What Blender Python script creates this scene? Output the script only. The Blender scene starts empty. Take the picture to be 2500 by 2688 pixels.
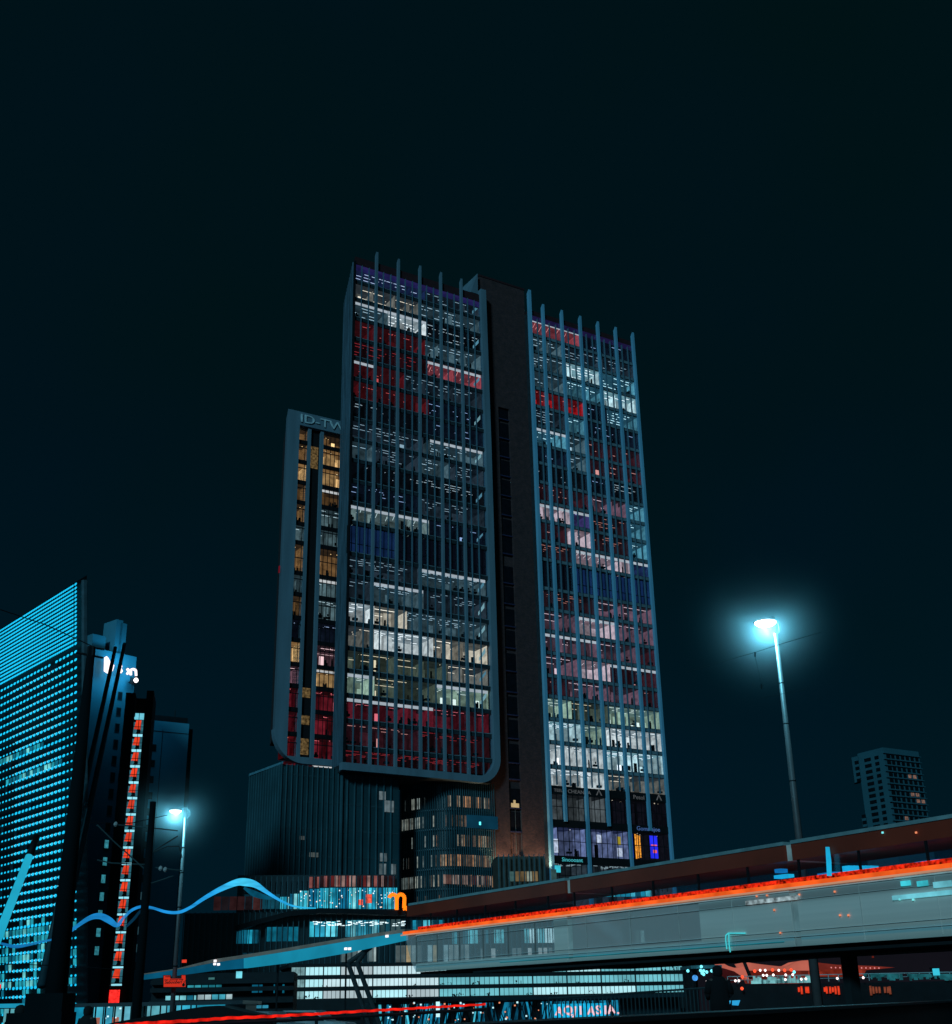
import bpy, math, random
from mathutils import Vector, Matrix
random.seed(7)
C = bpy.context.scene.collection
PI = math.pi

# ------------------------------------------------------------------ camera
CF, CX, CY, EYE = 3209.0, 1250.0, 1344.0, 1.6          # focal length and centre in photo pixels
zc = Vector((-159, 7957, -CF)).normalized()            # world up in camera space
fw = Vector((0, 0, -1))
yc = (fw - zc * fw.dot(zc)).normalized()
xc = yc.cross(zc)
cam_d = bpy.data.cameras.new("camera")
cam = bpy.data.objects.new("camera", cam_d); C.objects.link(cam)
M = Matrix((xc, yc, zc)).to_4x4()
cam.matrix_world = Matrix.Translation((0, 0, EYE)) @ M
cam_d.sensor_fit = 'HORIZONTAL'; cam_d.sensor_width = 36.0
cam_d.lens = 36.0 * CF / 2500.0
cam_d.clip_end = 5000; cam_d.clip_start = 0.1
bpy.context.scene.camera = cam
sc = bpy.context.scene
sc.render.resolution_x, sc.render.resolution_y = 952, 1024
sc.view_settings.view_transform = 'Standard'; sc.view_settings.look = 'None'
sc.view_settings.exposure = 0.0; sc.view_settings.gamma = 1.0
sc.cycles.max_bounces = 5; sc.cycles.diffuse_bounces = 2; sc.cycles.glossy_bounces = 2
sc.cycles.transparent_max_bounces = 12; sc.cycles.volume_bounces = 0
sc.cycles.sample_clamp_indirect = 2.0
sc.cycles.use_denoising = True

# ------------------------------------------------------------------ night sky
w = bpy.data.worlds.new("World"); sc.world = w; w.use_nodes = True
nt = w.node_tree; nt.nodes.clear()
wo = nt.nodes.new('ShaderNodeOutputWorld'); bg = nt.nodes.new('ShaderNodeBackground')
tc = nt.nodes.new('ShaderNodeTexCoord'); sp = nt.nodes.new('ShaderNodeSeparateXYZ')
cr = nt.nodes.new('ShaderNodeValToRGB'); nz = nt.nodes.new('ShaderNodeTexNoise'); cr2 = nt.nodes.new('ShaderNodeValToRGB')
mx = nt.nodes.new('ShaderNodeMixRGB'); mx.blend_type = 'MULTIPLY'; mx.inputs[0].default_value = 1.0
nt.links.new(tc.outputs['Generated'], sp.inputs[0]); nt.links.new(sp.outputs['Z'], cr.inputs[0])
nt.links.new(tc.outputs['Generated'], nz.inputs['Vector'])
nz.inputs['Scale'].default_value = 1.7; nz.inputs['Detail'].default_value = 3.0
els = cr.color_ramp.elements
els[0].position = 0.0; els[0].color = (0.0006, 0.0098, 0.0150, 1)
els[1].position = 0.75; els[1].color = (0.0003, 0.0058, 0.0074, 1)
e = els.new(0.22); e.color = (0.0003, 0.0074, 0.0126, 1)
e = els.new(0.42); e.color = (0.0003, 0.0058, 0.0098, 1)
cr2.color_ramp.elements[0].position = 0.35; cr2.color_ramp.elements[0].color = (1.0, 1.02, 1.45, 1)
cr2.color_ramp.elements[1].position = 0.65; cr2.color_ramp.elements[1].color = (0.9, 1.05, 0.92, 1)
nt.links.new(nz.outputs['Fac'], cr2.inputs[0])
nt.links.new(cr.outputs[0], mx.inputs[1]); nt.links.new(cr2.outputs[0], mx.inputs[2])
nt.links.new(mx.outputs[0], bg.inputs[0]); bg.inputs[1].default_value = 1.0
nt.links.new(bg.outputs[0], wo.inputs[0])

# ------------------------------------------------------------------ cold glow of the city on the fronts
sd = bpy.data.lights.new("sun", 'SUN'); sd.energy = 1.42; sd.angle = math.radians(8); sd.color = (0.30, 0.78, 1.0)
sun = bpy.data.objects.new("sun", sd); C.objects.link(sun)
sa, se = math.radians(200), math.radians(24)
sv = Vector((math.sin(sa) * math.cos(se), math.cos(sa) * math.cos(se), math.sin(se)))
sun.rotation_euler = sv.to_track_quat('Z', 'Y').to_euler(); sun.location = sv * 50

# ------------------------------------------------------------------ helpers
def ray(px, py):
    d = Vector((px - CX, CY - py, -CF))
    return (M.to_3x3() @ d).normalized()
def lin(c):
    return tuple(((v / 255) / 12.92 if v / 255 <= 0.04045 else ((v / 255 + 0.055) / 1.055) ** 2.4) for v in c)
class Fac:
    """vertical plane: local x runs along the wall, local y goes into it, z is height"""
    def __init__(s, px, py, D, az):
        r = ray(px, py); h = math.hypot(r.x, r.y)
        s.o = Vector((r.x / h * D, r.y / h * D, 0)); s.set(az)
    def set(s, az):
        a = math.radians(az); s.d = Vector((math.sin(a), math.cos(a), 0)); s.n = Vector((s.d.y, -s.d.x, 0))
        s.rot = math.atan2(s.d.y, s.d.x)
    def off(s, k):                                       # same wall pushed k metres away from the viewer
        g = Fac.__new__(Fac); g.o = s.o - s.n * k; g.d = s.d; g.n = s.n; g.rot = s.rot; return g
    def uz(s, px, py):
        r = ray(px, py); t = s.o.dot(s.n) / r.dot(s.n); p = r * t
        return ((p - s.o).dot(s.d), EYE + p.z)
    def w(s, u, y, z):
        return s.o + s.d * u - s.n * y + Vector((0, 0, z))
def P(px, py, D):                                        # a point at horizontal distance D
    r = ray(px, py); h = math.hypot(r.x, r.y)
    return Vector((r.x / h * D, r.y / h * D, EYE + r.z / h * D))

class MB:
    def __init__(s): s.v = []; s.f = []; s.m = []
    def face(s, pts, m=0):
        i = len(s.v); s.v += [tuple(p) for p in pts]; s.f.append(tuple(range(i, i + len(pts)))); s.m.append(m)
    def box(s, x0, x1, y0, y1, z0, z1, m=0):
        i = len(s.v)
        s.v += [(x0, y0, z0), (x1, y0, z0), (x1, y1, z0), (x0, y1, z0), (x0, y0, z1), (x1, y0, z1), (x1, y1, z1), (x0, y1, z1)]
        for q in ((0, 3, 2, 1), (4, 5, 6, 7), (0, 1, 5, 4), (1, 2, 6, 5), (2, 3, 7, 6), (3, 0, 4, 7)):
            s.f.append(tuple(i + k for k in q)); s.m.append(m)
    def prism(s, poly, z0, z1, m=0):
        n = len(poly); i = len(s.v)
        s.v += [(x, y, z0) for x, y in poly] + [(x, y, z1) for x, y in poly]
        s.f.append(tuple(i + k for k in reversed(range(n)))); s.m.append(m)
        s.f.append(tuple(i + n + k for k in range(n))); s.m.append(m)
        for k in range(n):
            j = (k + 1) % n
            s.f.append((i + k, i + j, i + n + j, i + n + k)); s.m.append(m)
    def prism_xz(s, poly, y0, y1, m=0):
        n = len(poly); i = len(s.v)
        s.v += [(x, y0, z) for x, z in poly] + [(x, y1, z) for x, z in poly]
        s.f.append(tuple(i + k for k in range(n))); s.m.append(m)
        s.f.append(tuple(i + n + k for k in reversed(range(n)))); s.m.append(m)
        for k in range(n):
            j = (k + 1) % n
            s.f.append((i + j, i + k, i + n + k, i + n + j)); s.m.append(m)
    def tube(s, a, b, r0, r1=None, n=8, m=0, caps=True):
        a = Vector(a); b = Vector(b); r1 = r0 if r1 is None else r1
        d = (b - a).normalized(); t = Vector((0, 0, 1)) if abs(d.z) < .9 else Vector((1, 0, 0))
        p = d.cross(t).normalized(); q = d.cross(p); i = len(s.v)
        for c, r in ((a, r0), (b, r1)):
            for k in range(n):
                an = 2 * PI * k / n; s.v.append(tuple(c + p * (r * math.cos(an)) + q * (r * math.sin(an))))
        for k in range(n):
            j = (k + 1) % n; s.f.append((i + k, i + j, i + n + j, i + n + k)); s.m.append(m)
        if caps:
            s.f.append(tuple(i + k for k in reversed(range(n)))); s.m.append(m)
            s.f.append(tuple(i + n + k for k in range(n))); s.m.append(m)
    def path(s, pts, r, n=6, m=0):
        for a, b in zip(pts, pts[1:]): s.tube(a, b, r, r, n, m)
    def lathe(s, c, prof, n=12, m=0, sx=1.0, sy=1.0):
        c = Vector(c); i = len(s.v); k = len(prof)
        for r, z in prof:
            for j in range(n):
                an = 2 * PI * j / n; s.v.append((c.x + r * sx * math.cos(an), c.y + r * sy * math.sin(an), c.z + z))
        for a in range(k - 1):
            for j in range(n):
                j2 = (j + 1) % n
                s.f.append((i + a * n + j, i + a * n + j2, i + (a + 1) * n + j2, i + (a + 1) * n + j)); s.m.append(m)
        s.f.append(tuple(i + j for j in reversed(range(n)))); s.m.append(m)
        s.f.append(tuple(i + (k - 1) * n + j for j in range(n))); s.m.append(m)
    def build(s, name, mats, parent=None, smooth=False):
        me = bpy.data.meshes.new(name); me.from_pydata(s.v, [], s.f)
        if not isinstance(mats, (list, tuple)): mats = [mats]
        for mt in mats: me.materials.append(mt)
        for p, k in zip(me.polygons, s.m): p.material_index = min(k, len(mats) - 1)
        if smooth:
            for p in me.polygons: p.use_smooth = True
        me.update()
        o = bpy.data.objects.new(name, me); C.objects.link(o)
        if parent is not None: o.parent = parent
        return o
def tag(o, label, cat, group=None, kind=None):
    if label: o['label'] = label
    if cat: o['category'] = cat
    if group: o['group'] = group
    if kind: o['kind'] = kind
    return o
def empty(name, loc, rz, label, cat, group=None):
    o = bpy.data.objects.new(name, None); C.objects.link(o)
    o.location = loc; o.rotation_euler = (0, 0, rz); o.empty_display_size = 1
    return tag(o, label, cat, group)
def fac_thing(name, fac, label, cat, group=None):
    return empty(name, fac.o, fac.rot, label, cat, group)
def text(name, s, size, mat, parent, loc, depth=.05, rot=(PI / 2, 0, 0), sx=1.0, shear=0.0, bold=0.0):
    cu = bpy.data.curves.new(name, 'FONT'); cu.body = s; cu.size = size; cu.extrude = depth; cu.shear = shear
    cu.offset = bold; cu.align_x = 'LEFT'; cu.resolution_u = 3
    t = bpy.data.objects.new(name + "_src", cu); C.objects.link(t)
    dg = bpy.context.evaluated_depsgraph_get(); dg.update()
    me = bpy.data.meshes.new_from_object(t.evaluated_get(dg)); me.name = name
    bpy.data.objects.remove(t)
    me.materials.clear(); me.materials.append(mat)
    o = bpy.data.objects.new(name, me); C.objects.link(o)
    if parent is not None: o.parent = parent
    o.location = loc; o.rotation_euler = rot; o.scale = (sx, 1, 1)
    return o

_mc = {}
def D(name, col, rough=.8, metal=0.0, var=.25, scale=1.5, streak=False, bump=0.0, spec=.3):
    """painted / stone / metal surface with uneven tone"""
    if name in _mc: return _mc[name]
    if not name.startswith(('tram_paint', 'trim')): col = tuple(c * .62 for c in col)
    m = bpy.data.materials.new(name); m.use_nodes = True; n = m.node_tree; b = n.nodes['Principled BSDF']
    t = n.nodes.new('ShaderNodeTexCoord'); mp = n.nodes.new('ShaderNodeMapping'); z = n.nodes.new('ShaderNodeTexNoise')
    z.inputs['Scale'].default_value = scale; z.inputs['Detail'].default_value = 5
    if streak: mp.inputs['Scale'].default_value = (1, 1, .12)
    r = n.nodes.new('ShaderNodeValToRGB')
    r.color_ramp.elements[0].position = .3; r.color_ramp.elements[1].position = .7
    r.color_ramp.elements[0].color = tuple(c * (1 - var) for c in col) + (1,)
    r.color_ramp.elements[1].color = tuple(min(1, c * (1 + var)) for c in col) + (1,)
    n.links.new(t.outputs['Object'], mp.inputs[0]); n.links.new(mp.outputs[0], z.inputs['Vector'])
    n.links.new(z.outputs['Fac'], r.inputs[0]); n.links.new(r.outputs[0], b.inputs['Base Color'])
    if bump:
        bp = n.nodes.new('ShaderNodeBump'); bp.inputs['Strength'].default_value = bump
        n.links.new(z.outputs['Fac'], bp.inputs['Height']); n.links.new(bp.outputs[0], b.inputs['Normal'])
    b.inputs['Roughness'].default_value = rough; b.inputs['Metallic'].default_value = metal
    b.inputs['Specular IOR Level'].default_value = spec
    _mc[name] = m; return m
def E(col, gain=1.0, var=.25, scale=.35, light=False):
    """something that gives off light: a lamp, or the lit inside of a room"""
    key = ('E', col, round(gain, 2), var, scale, light)
    if key in _mc: return _mc[key]
    m = bpy.data.materials.new("lit_%d_%d_%d" % col); m.use_nodes = True; n = m.node_tree; n.nodes.clear()
    o = n.nodes.new('ShaderNodeOutputMaterial'); e = n.nodes.new('ShaderNodeEmission')
    e.inputs[0].default_value = lin(col) + (1,)
    if var:
        t = n.nodes.new('ShaderNodeTexCoord'); z = n.nodes.new('ShaderNodeTexNoise'); mr = n.nodes.new('ShaderNodeMapRange')
        z.inputs['Scale'].default_value = scale; z.inputs['Detail'].default_value = 4
        mr.inputs[1].default_value = .3; mr.inputs[2].default_value = .7
        mr.inputs[3].default_value = gain * (1 - var); mr.inputs[4].default_value = gain * (1 + var)
        n.links.new(t.outputs['Object'], z.inputs['Vector']); n.links.new(z.outputs['Fac'], mr.inputs[0])
        n.links.new(mr.outputs[0], e.inputs[1])
    else: e.inputs[1].default_value = gain
    n.links.new(e.outputs[0], o.inputs[0])
    if not light: m.cycles.emission_sampling = 'NONE'
    _mc[key] = m; return m
def glass(name, tint=(.9, .95, 1), refl=.06):
    if name in _mc: return _mc[name]
    m = bpy.data.materials.new(name); m.use_nodes = True; n = m.node_tree; n.nodes.clear()
    o = n.nodes.new('ShaderNodeOutputMaterial'); a = n.nodes.new('ShaderNodeBsdfTransparent'); g = n.nodes.new('ShaderNodeBsdfGlossy')
    x = n.nodes.new('ShaderNodeMixShader'); x.inputs[0].default_value = refl
    a.inputs[0].default_value = tint + (1,); g.inputs['Roughness'].default_value = .15
    n.links.new(a.outputs[0], x.inputs[1]); n.links.new(g.outputs[0], x.inputs[2]); n.links.new(x.outputs[0], o.inputs[0])
    _mc[name] = m; return m

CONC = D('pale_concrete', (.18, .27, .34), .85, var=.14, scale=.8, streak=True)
CONC2 = D('cool_concrete', (.22, .54, .76), .85, var=.16, scale=.8, streak=True)  # stronger local light on the right tower is put into this colour
DARK = D('black_metal', (.008, .010, .013), .7, var=.3, spec=.15)
DARKER = D('soot_black', (.006, .006, .008), .9, var=.3)
SPAN = D('spandrel', (.030, .040, .050), .7, var=.35)
SPANL = D('floor_edge', (.20, .27, .31), .7, var=.5, scale=.5)
CONCM = D('slim_fin_paint', (.10, .20, .27), .85, var=.2, scale=.8, streak=True)
SIDEC = D('side_concrete', (.085, .15, .20), .9, var=.45, scale=1.6, streak=True, bump=.3)  # shade of the side is put into this darker tone; mottling is its own
BRICK = None
GL = glass('window_glass')

# ------------------------------------------------------------------ ground
g = MB(); g.box(-2500, 2500, -300, 3500, -.5, 0)
tag(g.build('ground', D('asphalt', (.018, .022, .026), .75, var=.35, scale=.4, bump=.2)), None, None, kind='structure')

# ------------------------------------------------------------------ the office towers
AZF = 58.4056; AZS = -13.7
F = Fac(905, 2000, 188, AZF)
sdir = (math.sin(math.radians(AZF - AZS + 90 - 90)), 0)
_s = Vector((math.sin(math.radians(AZS)), math.cos(math.radians(AZS)), 0))
SX, SY = _s.dot(F.d), _s.dot(-F.n)                         # the slanted side wall in wall coordinates
ZL = [126.2, 122.2, 118.6, 114.7, 110.6, 106.75, 102.7, 98.75, 95.0, 91.15, 87.25, 83.45, 79.5, 76.0, 70.5, 66.7, 62.6, 58.7, 54.6, 50.95, 47.0, 43.0, 38.9, 36.2]

# style: wall rgb, ceiling rgb, lights rgb, light pattern, furnishing density
ST = {
 'white':      ((205, 210, 205), (150, 160, 160), (255, 255, 250), 'dash', .35),
 'cool':       ((185, 215, 215), (120, 160, 165), (250, 255, 255), 'dash', .35),
 'warmwhite':  ((185, 172, 150), (90, 88, 80), (255, 240, 215), 'line', .45),
 'warmgrey':   ((98, 96, 88), (48, 52, 54), (255, 235, 205), 'line', .35),
 'greyteal':   ((66, 88, 94), (38, 54, 60), (175, 205, 215), 'dash', .3),
 'greydim':    ((34, 44, 52), (18, 25, 32), (140, 165, 175), 'dash', .2),
 'streak':     ((95, 112, 108), (78, 92, 90), (205, 225, 220), 'streak', .3),
 'blue':       ((22, 34, 66), (24, 30, 58), (190, 205, 235), 'dash', .0),
 'blueblack':  ((11, 18, 30), (9, 14, 24), (150, 175, 215), 'sparse', .1),
 'black':      ((7, 9, 13), (7, 9, 13), (185, 200, 210), 'dot', .0),
 'blackdash':  ((8, 10, 14), (8, 10, 14), (195, 215, 220), 'dash', .1),
 'darkred':    ((34, 8, 11), (28, 7, 10), (150, 40, 45), 'dash', .2),
 'red':        ((74, 13, 17), (50, 10, 13), (205, 80, 78), 'sparse', .15),
 'brightred': ((175, 18, 22), (84, 8, 11), (255, 120, 110), 'sparse', .3),
 'pink':      ((140, 58, 64), (112, 46, 52), (235, 150, 145), 'streak', .1),
 'crimson':    ((84, 19, 29), (34, 8, 12), (230, 110, 120), 'sparse', .45),
 'maroon':     ((50, 19, 25), (34, 15, 20), (225, 150, 140), 'sparse', .3),
 'darkmaroon': ((30, 15, 19), (22, 11, 15), (190, 120, 105), 'dash', .2),
 'mauve':      ((96, 68, 79), (42, 28, 35), (225, 190, 195), 'line', .4),
 'pinkwhite':  ((184, 160, 164), (128, 104, 110), (240, 225, 225), 'streak', .35),
 'purple':     ((52, 44, 88), (40, 34, 66), (150, 140, 200), 'sparse', .2),
 'teal':       ((72, 130, 145), (38, 78, 92), (195, 240, 245), 'dash', .3),
 'olive':      ((62, 70, 58), (38, 44, 38), (235, 215, 175), 'line', .3),
 'greenwhite': ((142, 165, 142), (95, 118, 108), (235, 250, 235), 'dash', .45),
 'amber':      ((205, 165, 110), (120, 90, 55), (255, 235, 190), 'dot', .4),
 'amberdim':   ((105, 78, 48), (45, 34, 24), (255, 215, 150), 'dot', .4),
 'redamber':   ((84, 15, 22), (70, 12, 18), (240, 120, 80), 'sparse', .3),
 'gallery':    ((84, 98, 138), (30, 38, 66), (235, 240, 255), 'dot', .2),
 'greypanel':  ((62, 70, 74), (22, 26, 30), (120, 135, 140), 'none', .0),
 'shopdark':   ((10, 11, 18), (8, 9, 14), (200, 190, 170), 'dot', .1),
}
def room(parent, rng, u0, u1, z0, z1, style, dep=5.5, bay=1.49, slant=0.0, trans=False, y0=.35, name='lit_floor_window'):
    wall, ceil, lite, pat, furn = ST[style]
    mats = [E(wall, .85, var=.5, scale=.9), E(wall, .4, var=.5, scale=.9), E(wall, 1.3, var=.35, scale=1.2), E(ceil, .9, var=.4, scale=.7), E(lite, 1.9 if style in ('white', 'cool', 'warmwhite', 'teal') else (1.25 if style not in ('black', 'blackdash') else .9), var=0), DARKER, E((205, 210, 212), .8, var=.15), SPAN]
    m = MB(); n = max(1, round((u1 - u0) / bay)); du = (u1 - u0) / n
    zt = z1 - .62
    sl = slant * dep
    # walls and ceiling glow with the room light; back wall panels differ in strength
    k = 0; cur = rng.choice([0, 1, 1, 2])
    for i in range(n):
        if rng.random() < .55: cur = rng.choice([0, 0, 1, 1, 2])
        d = dep if rng.random() < .7 else dep * rng.uniform(.45, .8)
        a = u0 + i * du; b = a + du
        a2 = max(a, u0 + sl); b2 = max(b, u0 + sl)
        if b2 - a2 > .05:
            m.face([(a2, d, z0), (b2, d, z0), (b2, d, zt), (a2, d, zt)], cur)
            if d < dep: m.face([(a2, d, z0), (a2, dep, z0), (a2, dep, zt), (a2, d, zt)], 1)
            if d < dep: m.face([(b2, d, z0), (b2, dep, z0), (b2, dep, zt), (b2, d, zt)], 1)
        if rng.random() < .3:                                  # shelf, picture or door on the back wall
            x_ = a2 + .2; m.box(x_, x_ + rng.uniform(.3, 1.0), d - .12, d - .06, z0 + rng.uniform(.1, 1.2), z0 + rng.uniform(1.5, 2.6), rng.choice([1, 5, 2, 4, 5]))
        if rng.random() < .16:                                  # a partition running towards the glass
            m.box(b - .04, b + .04, y0 + .6, dep, z0, zt, rng.choice([0, 1, 2]))
    m.face([(u0, y0, zt), (u1, y0, zt), (u1, dep, zt), (u0 + sl, dep, zt)], 3)
    m.face([(u0, y0, z0 + .02), (u1, y0, z0 + .02), (u1, dep, z0 + .02), (u0 + sl, dep, z0 + .02)], 7)
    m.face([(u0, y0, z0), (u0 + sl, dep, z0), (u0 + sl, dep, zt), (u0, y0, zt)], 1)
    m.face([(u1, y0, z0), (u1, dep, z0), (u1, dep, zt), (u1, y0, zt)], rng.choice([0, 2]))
    zz = zt - .06
    if pat in ('dash', 'sparse'):
        rows = [1.0, 1.9, 2.8, 3.7, 4.6] if pat == 'dash' else [1.6, 3.6]
        for y in rows:
            if y > dep - .3: continue
            x = u0 + sl * y / dep + rng.uniform(.1, .8)
            while x < u1 - 1.3:
                if rng.random() < (.62 if pat == 'dash' else .4): m.box(x, x + rng.choice([.8, 1.15, 1.3]), y, y + .1, zz, zz + .04, 4)
                x += rng.choice([1.49, 1.49, 1.9])
    elif pat == 'streak':
        x = u0 + sl + rng.uniform(.2, .8)
        while x < u1 - .8:
            y = rng.uniform(.9, 2.2); q = i = len(m.v)
            m.face([(x, y, zz), (x + .09, y, zz), (x + .75, y + 2.0, zz), (x + .66, y + 2.0, zz)], 4)
            x += rng.choice([.9, 1.49, 2.2])
    elif pat == 'line':
        for y in (1.6, 3.4):
            a = u0 + sl + rng.uniform(0, 1.5); b = min(u1 - .2, a + rng.uniform(2.5, 7))
            if b > a + .5: m.box(a, b, y, y + .09, zz - (.5 if y > 3 else 0), zz - (.5 if y > 3 else 0) + .06, 4)
    if pat in ('dot', 'line', 'sparse', 'streak') and pat != 'none':
        for i in range(int((u1 - u0) * (.45 if pat == 'dot' else .25)) + 1):
            x = rng.uniform(u0 + sl + .2, u1 - .4); y = rng.uniform(.8, dep - .6)
            m.box(x, x + .13, y, y + .13, zz, zz + .05, 4)
    x = u0 + .3                                                # desks, plants and lamps that stand by the glass
    while x < u1 - .8:
        if rng.random() < furn:
            kind = rng.random()
            if kind < .5:
                for j in range(rng.randint(2, 5)):
                    a = x + rng.uniform(0, .7); b = rng.uniform(.1, .3); h = rng.uniform(.5, 1.25)
                    m.box(a, a + b, y0 + .35, y0 + .35 + b, z0 + .02, z0 + h, 5)
            elif kind < .8:
                m.box(x, x + .85, y0 + .4, y0 + .9, z0 + .5, z0 + rng.uniform(.75, .95), 5)
                m.box(x + .3, x + .62, y0 + .55, y0 + .6, z0 + .95, z0 + 1.3, 5)
            elif kind < .94:
                m.box(x, x + rng.uniform(.4, 1.0), 1.6, 1.75, z0 + .4, z0 + rng.uniform(1.1, 2.2), rng.choice([2, 4]))
            else:
                m.box(x, x + .26, y0 + .5, y0 + .75, z0 + .02, z0 + 1.25, 5); m.box(x + .05, x + .22, y0 + .52, y0 + .7, z0 + 1.28, z0 + 1.52, 5)
        x += rng.uniform(.8, 1.7)
    if trans:                                                  # bright blind behind the top pane
        m.box(u0 + .05, u1 - .05, y0 + .05, y0 + .1, zt - .55, zt - .05, 6)
    return m.build(name, mats, parent)

LT = [  # left tower, from the top floor down: (from bay, to bay, style, transom)
 [(0, 3.3, 'blue', 0), (3.3, 6, 'greydim', 0)],
 [(0, 1.9, 'warmgrey', 0), (1.9, 3, 'warmgrey', 0), (3, 6, 'greyteal', 0)],
 [(0, 1.6, 'greyteal', 1), (1.6, 3.35, 'white', 1), (3.35, 6, 'blackdash', 0)],
 [(0, 3.3, 'red', 0), (3.3, 6, 'greyteal', 0)],
 [(0, 3.4, 'darkred', 0), (3.4, 6, 'pink', 1)],
 [(0, 1.1, 'red', 1), (1.1, 2.4, 'red', 0), (2.4, 6, 'greydim', 0)],
 [(0, 3.45, 'red', 0), (3.45, 6, 'blueblack', 0)],
 [(0, 1.3, 'blackdash', 0), (1.3, 3.4, 'black', 0), (3.4, 6, 'blueblack', 0)],
 [(0, 3.2, 'greydim', 0), (3.5, 6, 'greyteal', 1)],
 [(0, 1, 'greyteal', 0), (1, 3, 'greydim', 0), (3, 4.4, 'greyteal', 0), (4.4, 6, 'greydim', 0)],
 [(0, 2.6, 'black', 0), (2.6, 6, 'blackdash', 0)],
 [(0, 3, 'blueblack', 0), (3, 6, 'greydim', 0)],
 [(0, 3.45, 'streak', 1), (3.45, 6, 'blueblack', 0)],
 None,
 [(0, 3, 'greydim', 0), (3, 6, 'greyteal', 1)],
 [(0, 1, 'greydim', 0), (1, 3.2, 'greyteal', 1), (3.2, 6, 'greydim', 0)],
 [(0, 1.15, 'white', 0), (1.15, 2.5, 'warmwhite', 0), (2.5, 6, 'greyteal', 0)],
 [(0, 1.15, 'warmgrey', 0), (1.15, 3.6, 'white', 0), (3.6, 6, 'warmwhite', 0)],
 [(0, 2, 'olive', 0), (2, 4.2, 'olive', 0), (4.2, 6, 'warmgrey', 0)],
 [(0, 1.2, 'greenwhite', 1), (1.2, 3.7, 'olive', 0), (3.7, 6, 'greenwhite', 1)],
 [(0, 3.6, 'crimson', 1), (3.6, 6, 'crimson', 0)],
 [(0, 3, 'maroon', 0), (3, 6, 'darkred', 0)],
 [(0, 2, 'darkred', 0), (2, 6, 'darkred', 0)],
]
BL = [-.1, 4.2, 8.66, 13.14, 17.58, 22.02, 26.3]
def bay_u(B, t):
    i = min(int(t), len(B) - 2); return B[i] + (B[i + 1] - B[i]) * (t - i)

tl = fac_thing('office_tower', F, 'tall office tower with pale fins ending in a rounded frame, left of the brick shaft', 'tower', 'finned office towers')
rng = random.Random(11)
# solid mass behind the rooms and the slanted left side
DEP = 13.5
m = MB(); m.prism([(-.1 + SX * 6.3, SY * 6.6), (27.2, 6.3), (27.2, DEP), (-.1 + SX * DEP / SY, DEP)], 36, 127, 0)
m.build('core_wall', SPAN, tl)
m = MB()
s0 = Vector((-.18, 0)); sv2 = Vector((SX, SY))
a = s0; b = s0 + sv2 * 13.8; nn = Vector((-SY, SX)) * .0
m.prism([(a.x, a.y), (a.x + .32, a.y), (b.x + .32, b.y), (b.x, b.y)], 35.9, 124.5, 0)
for i in range(1, 13):                                       # ribs of the slanted side
    c = s0 + sv2 * (i * 1.07)
    q = Vector((-SY, SX)) * .22
    m.prism([(c.x + q.x, c.y + q.y), (c.x, c.y), (c.x + SX * .3, c.y + SY * .3), (c.x + q.x + SX * .3, c.y + q.y + SY * .3)], 36.0, 126.6 - .12 * i, 0)
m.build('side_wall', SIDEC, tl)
m = MB()
for i, z in enumerate(ZL[1:]):                                    # small dark panes between the ribs
    for k in range(0, 12):
        c = s0 + sv2 * (k * 1.07 + .5); q = Vector((-SY, SX)) * .03
        if (i * 7 + k * 3) % 4: m.prism([(c.x + q.x, c.y + q.y), (c.x, c.y), (c.x + SX * .35, c.y + SY * .35), (c.x + q.x + SX * .35, c.y + q.y + SY * .35)], z + .9, z + 3.0, 0)
m.build('side_panes', SPAN, tl)
m = MB()
for i, z in enumerate(ZL[1:-1]):
    m.box(-.05, 26.6, .12, .36, z - .62, z + .12, 0)
    m.box(-.05, 26.6, .06, .12, z - .02, z + .10, 1)
m.build('floor_band', [SPAN, SPANL], tl)
m = MB(); m.prism([(.0, .2), (26.6, .2), (27.2, DEP), (SX * DEP / SY, DEP)], 125.6, 127.2, 0)
m.box(.1, 26.4, .25, .3, 124.4, 125.6, 1)
m.build('roof', [D('maroon_parapet', (.05, .012, .016), .8), E((34, 30, 78), .9, var=.4, scale=.6)], tl)
for i, segs in enumerate(LT):
    z1, z0 = ZL[i], ZL[i + 1]
    if i == 0: z1 = 125.2
    if segs is None:                                          # plant floor: louvres
        for nm, ua, ub, mt in (('blue_louvre', 0, 2, E((26, 50, 92), .5, var=.4)), ('dark_louvre', 2, 6, E((10, 12, 22), .7))):
            m = MB(); x = bay_u(BL, ua) + .1
            m.box(x, bay_u(BL, ub) - .05, 1.0, 1.2, z0, z1 - .6, 1)
            while x < bay_u(BL, ub) - .3:
                m.box(x, x + .5, .42, .6, z0 + .15, z1 - .75, 0); x += .745
            m.box(bay_u(BL, ua), bay_u(BL, ub), .38, .42, z0 + 1.6, z0 + 1.75, 1)
            m.build(nm, [mt, DARKER], tl)
        continue
    for (a, b, st, tr) in segs:
        u0, u1 = bay_u(BL, a), bay_u(BL, b)
        room(tl, rng, u0 + .05, u1 - .03, z0 + .1, z1, st, trans=tr, slant=(SX / SY + .03 if a == 0 else 0))
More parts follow.
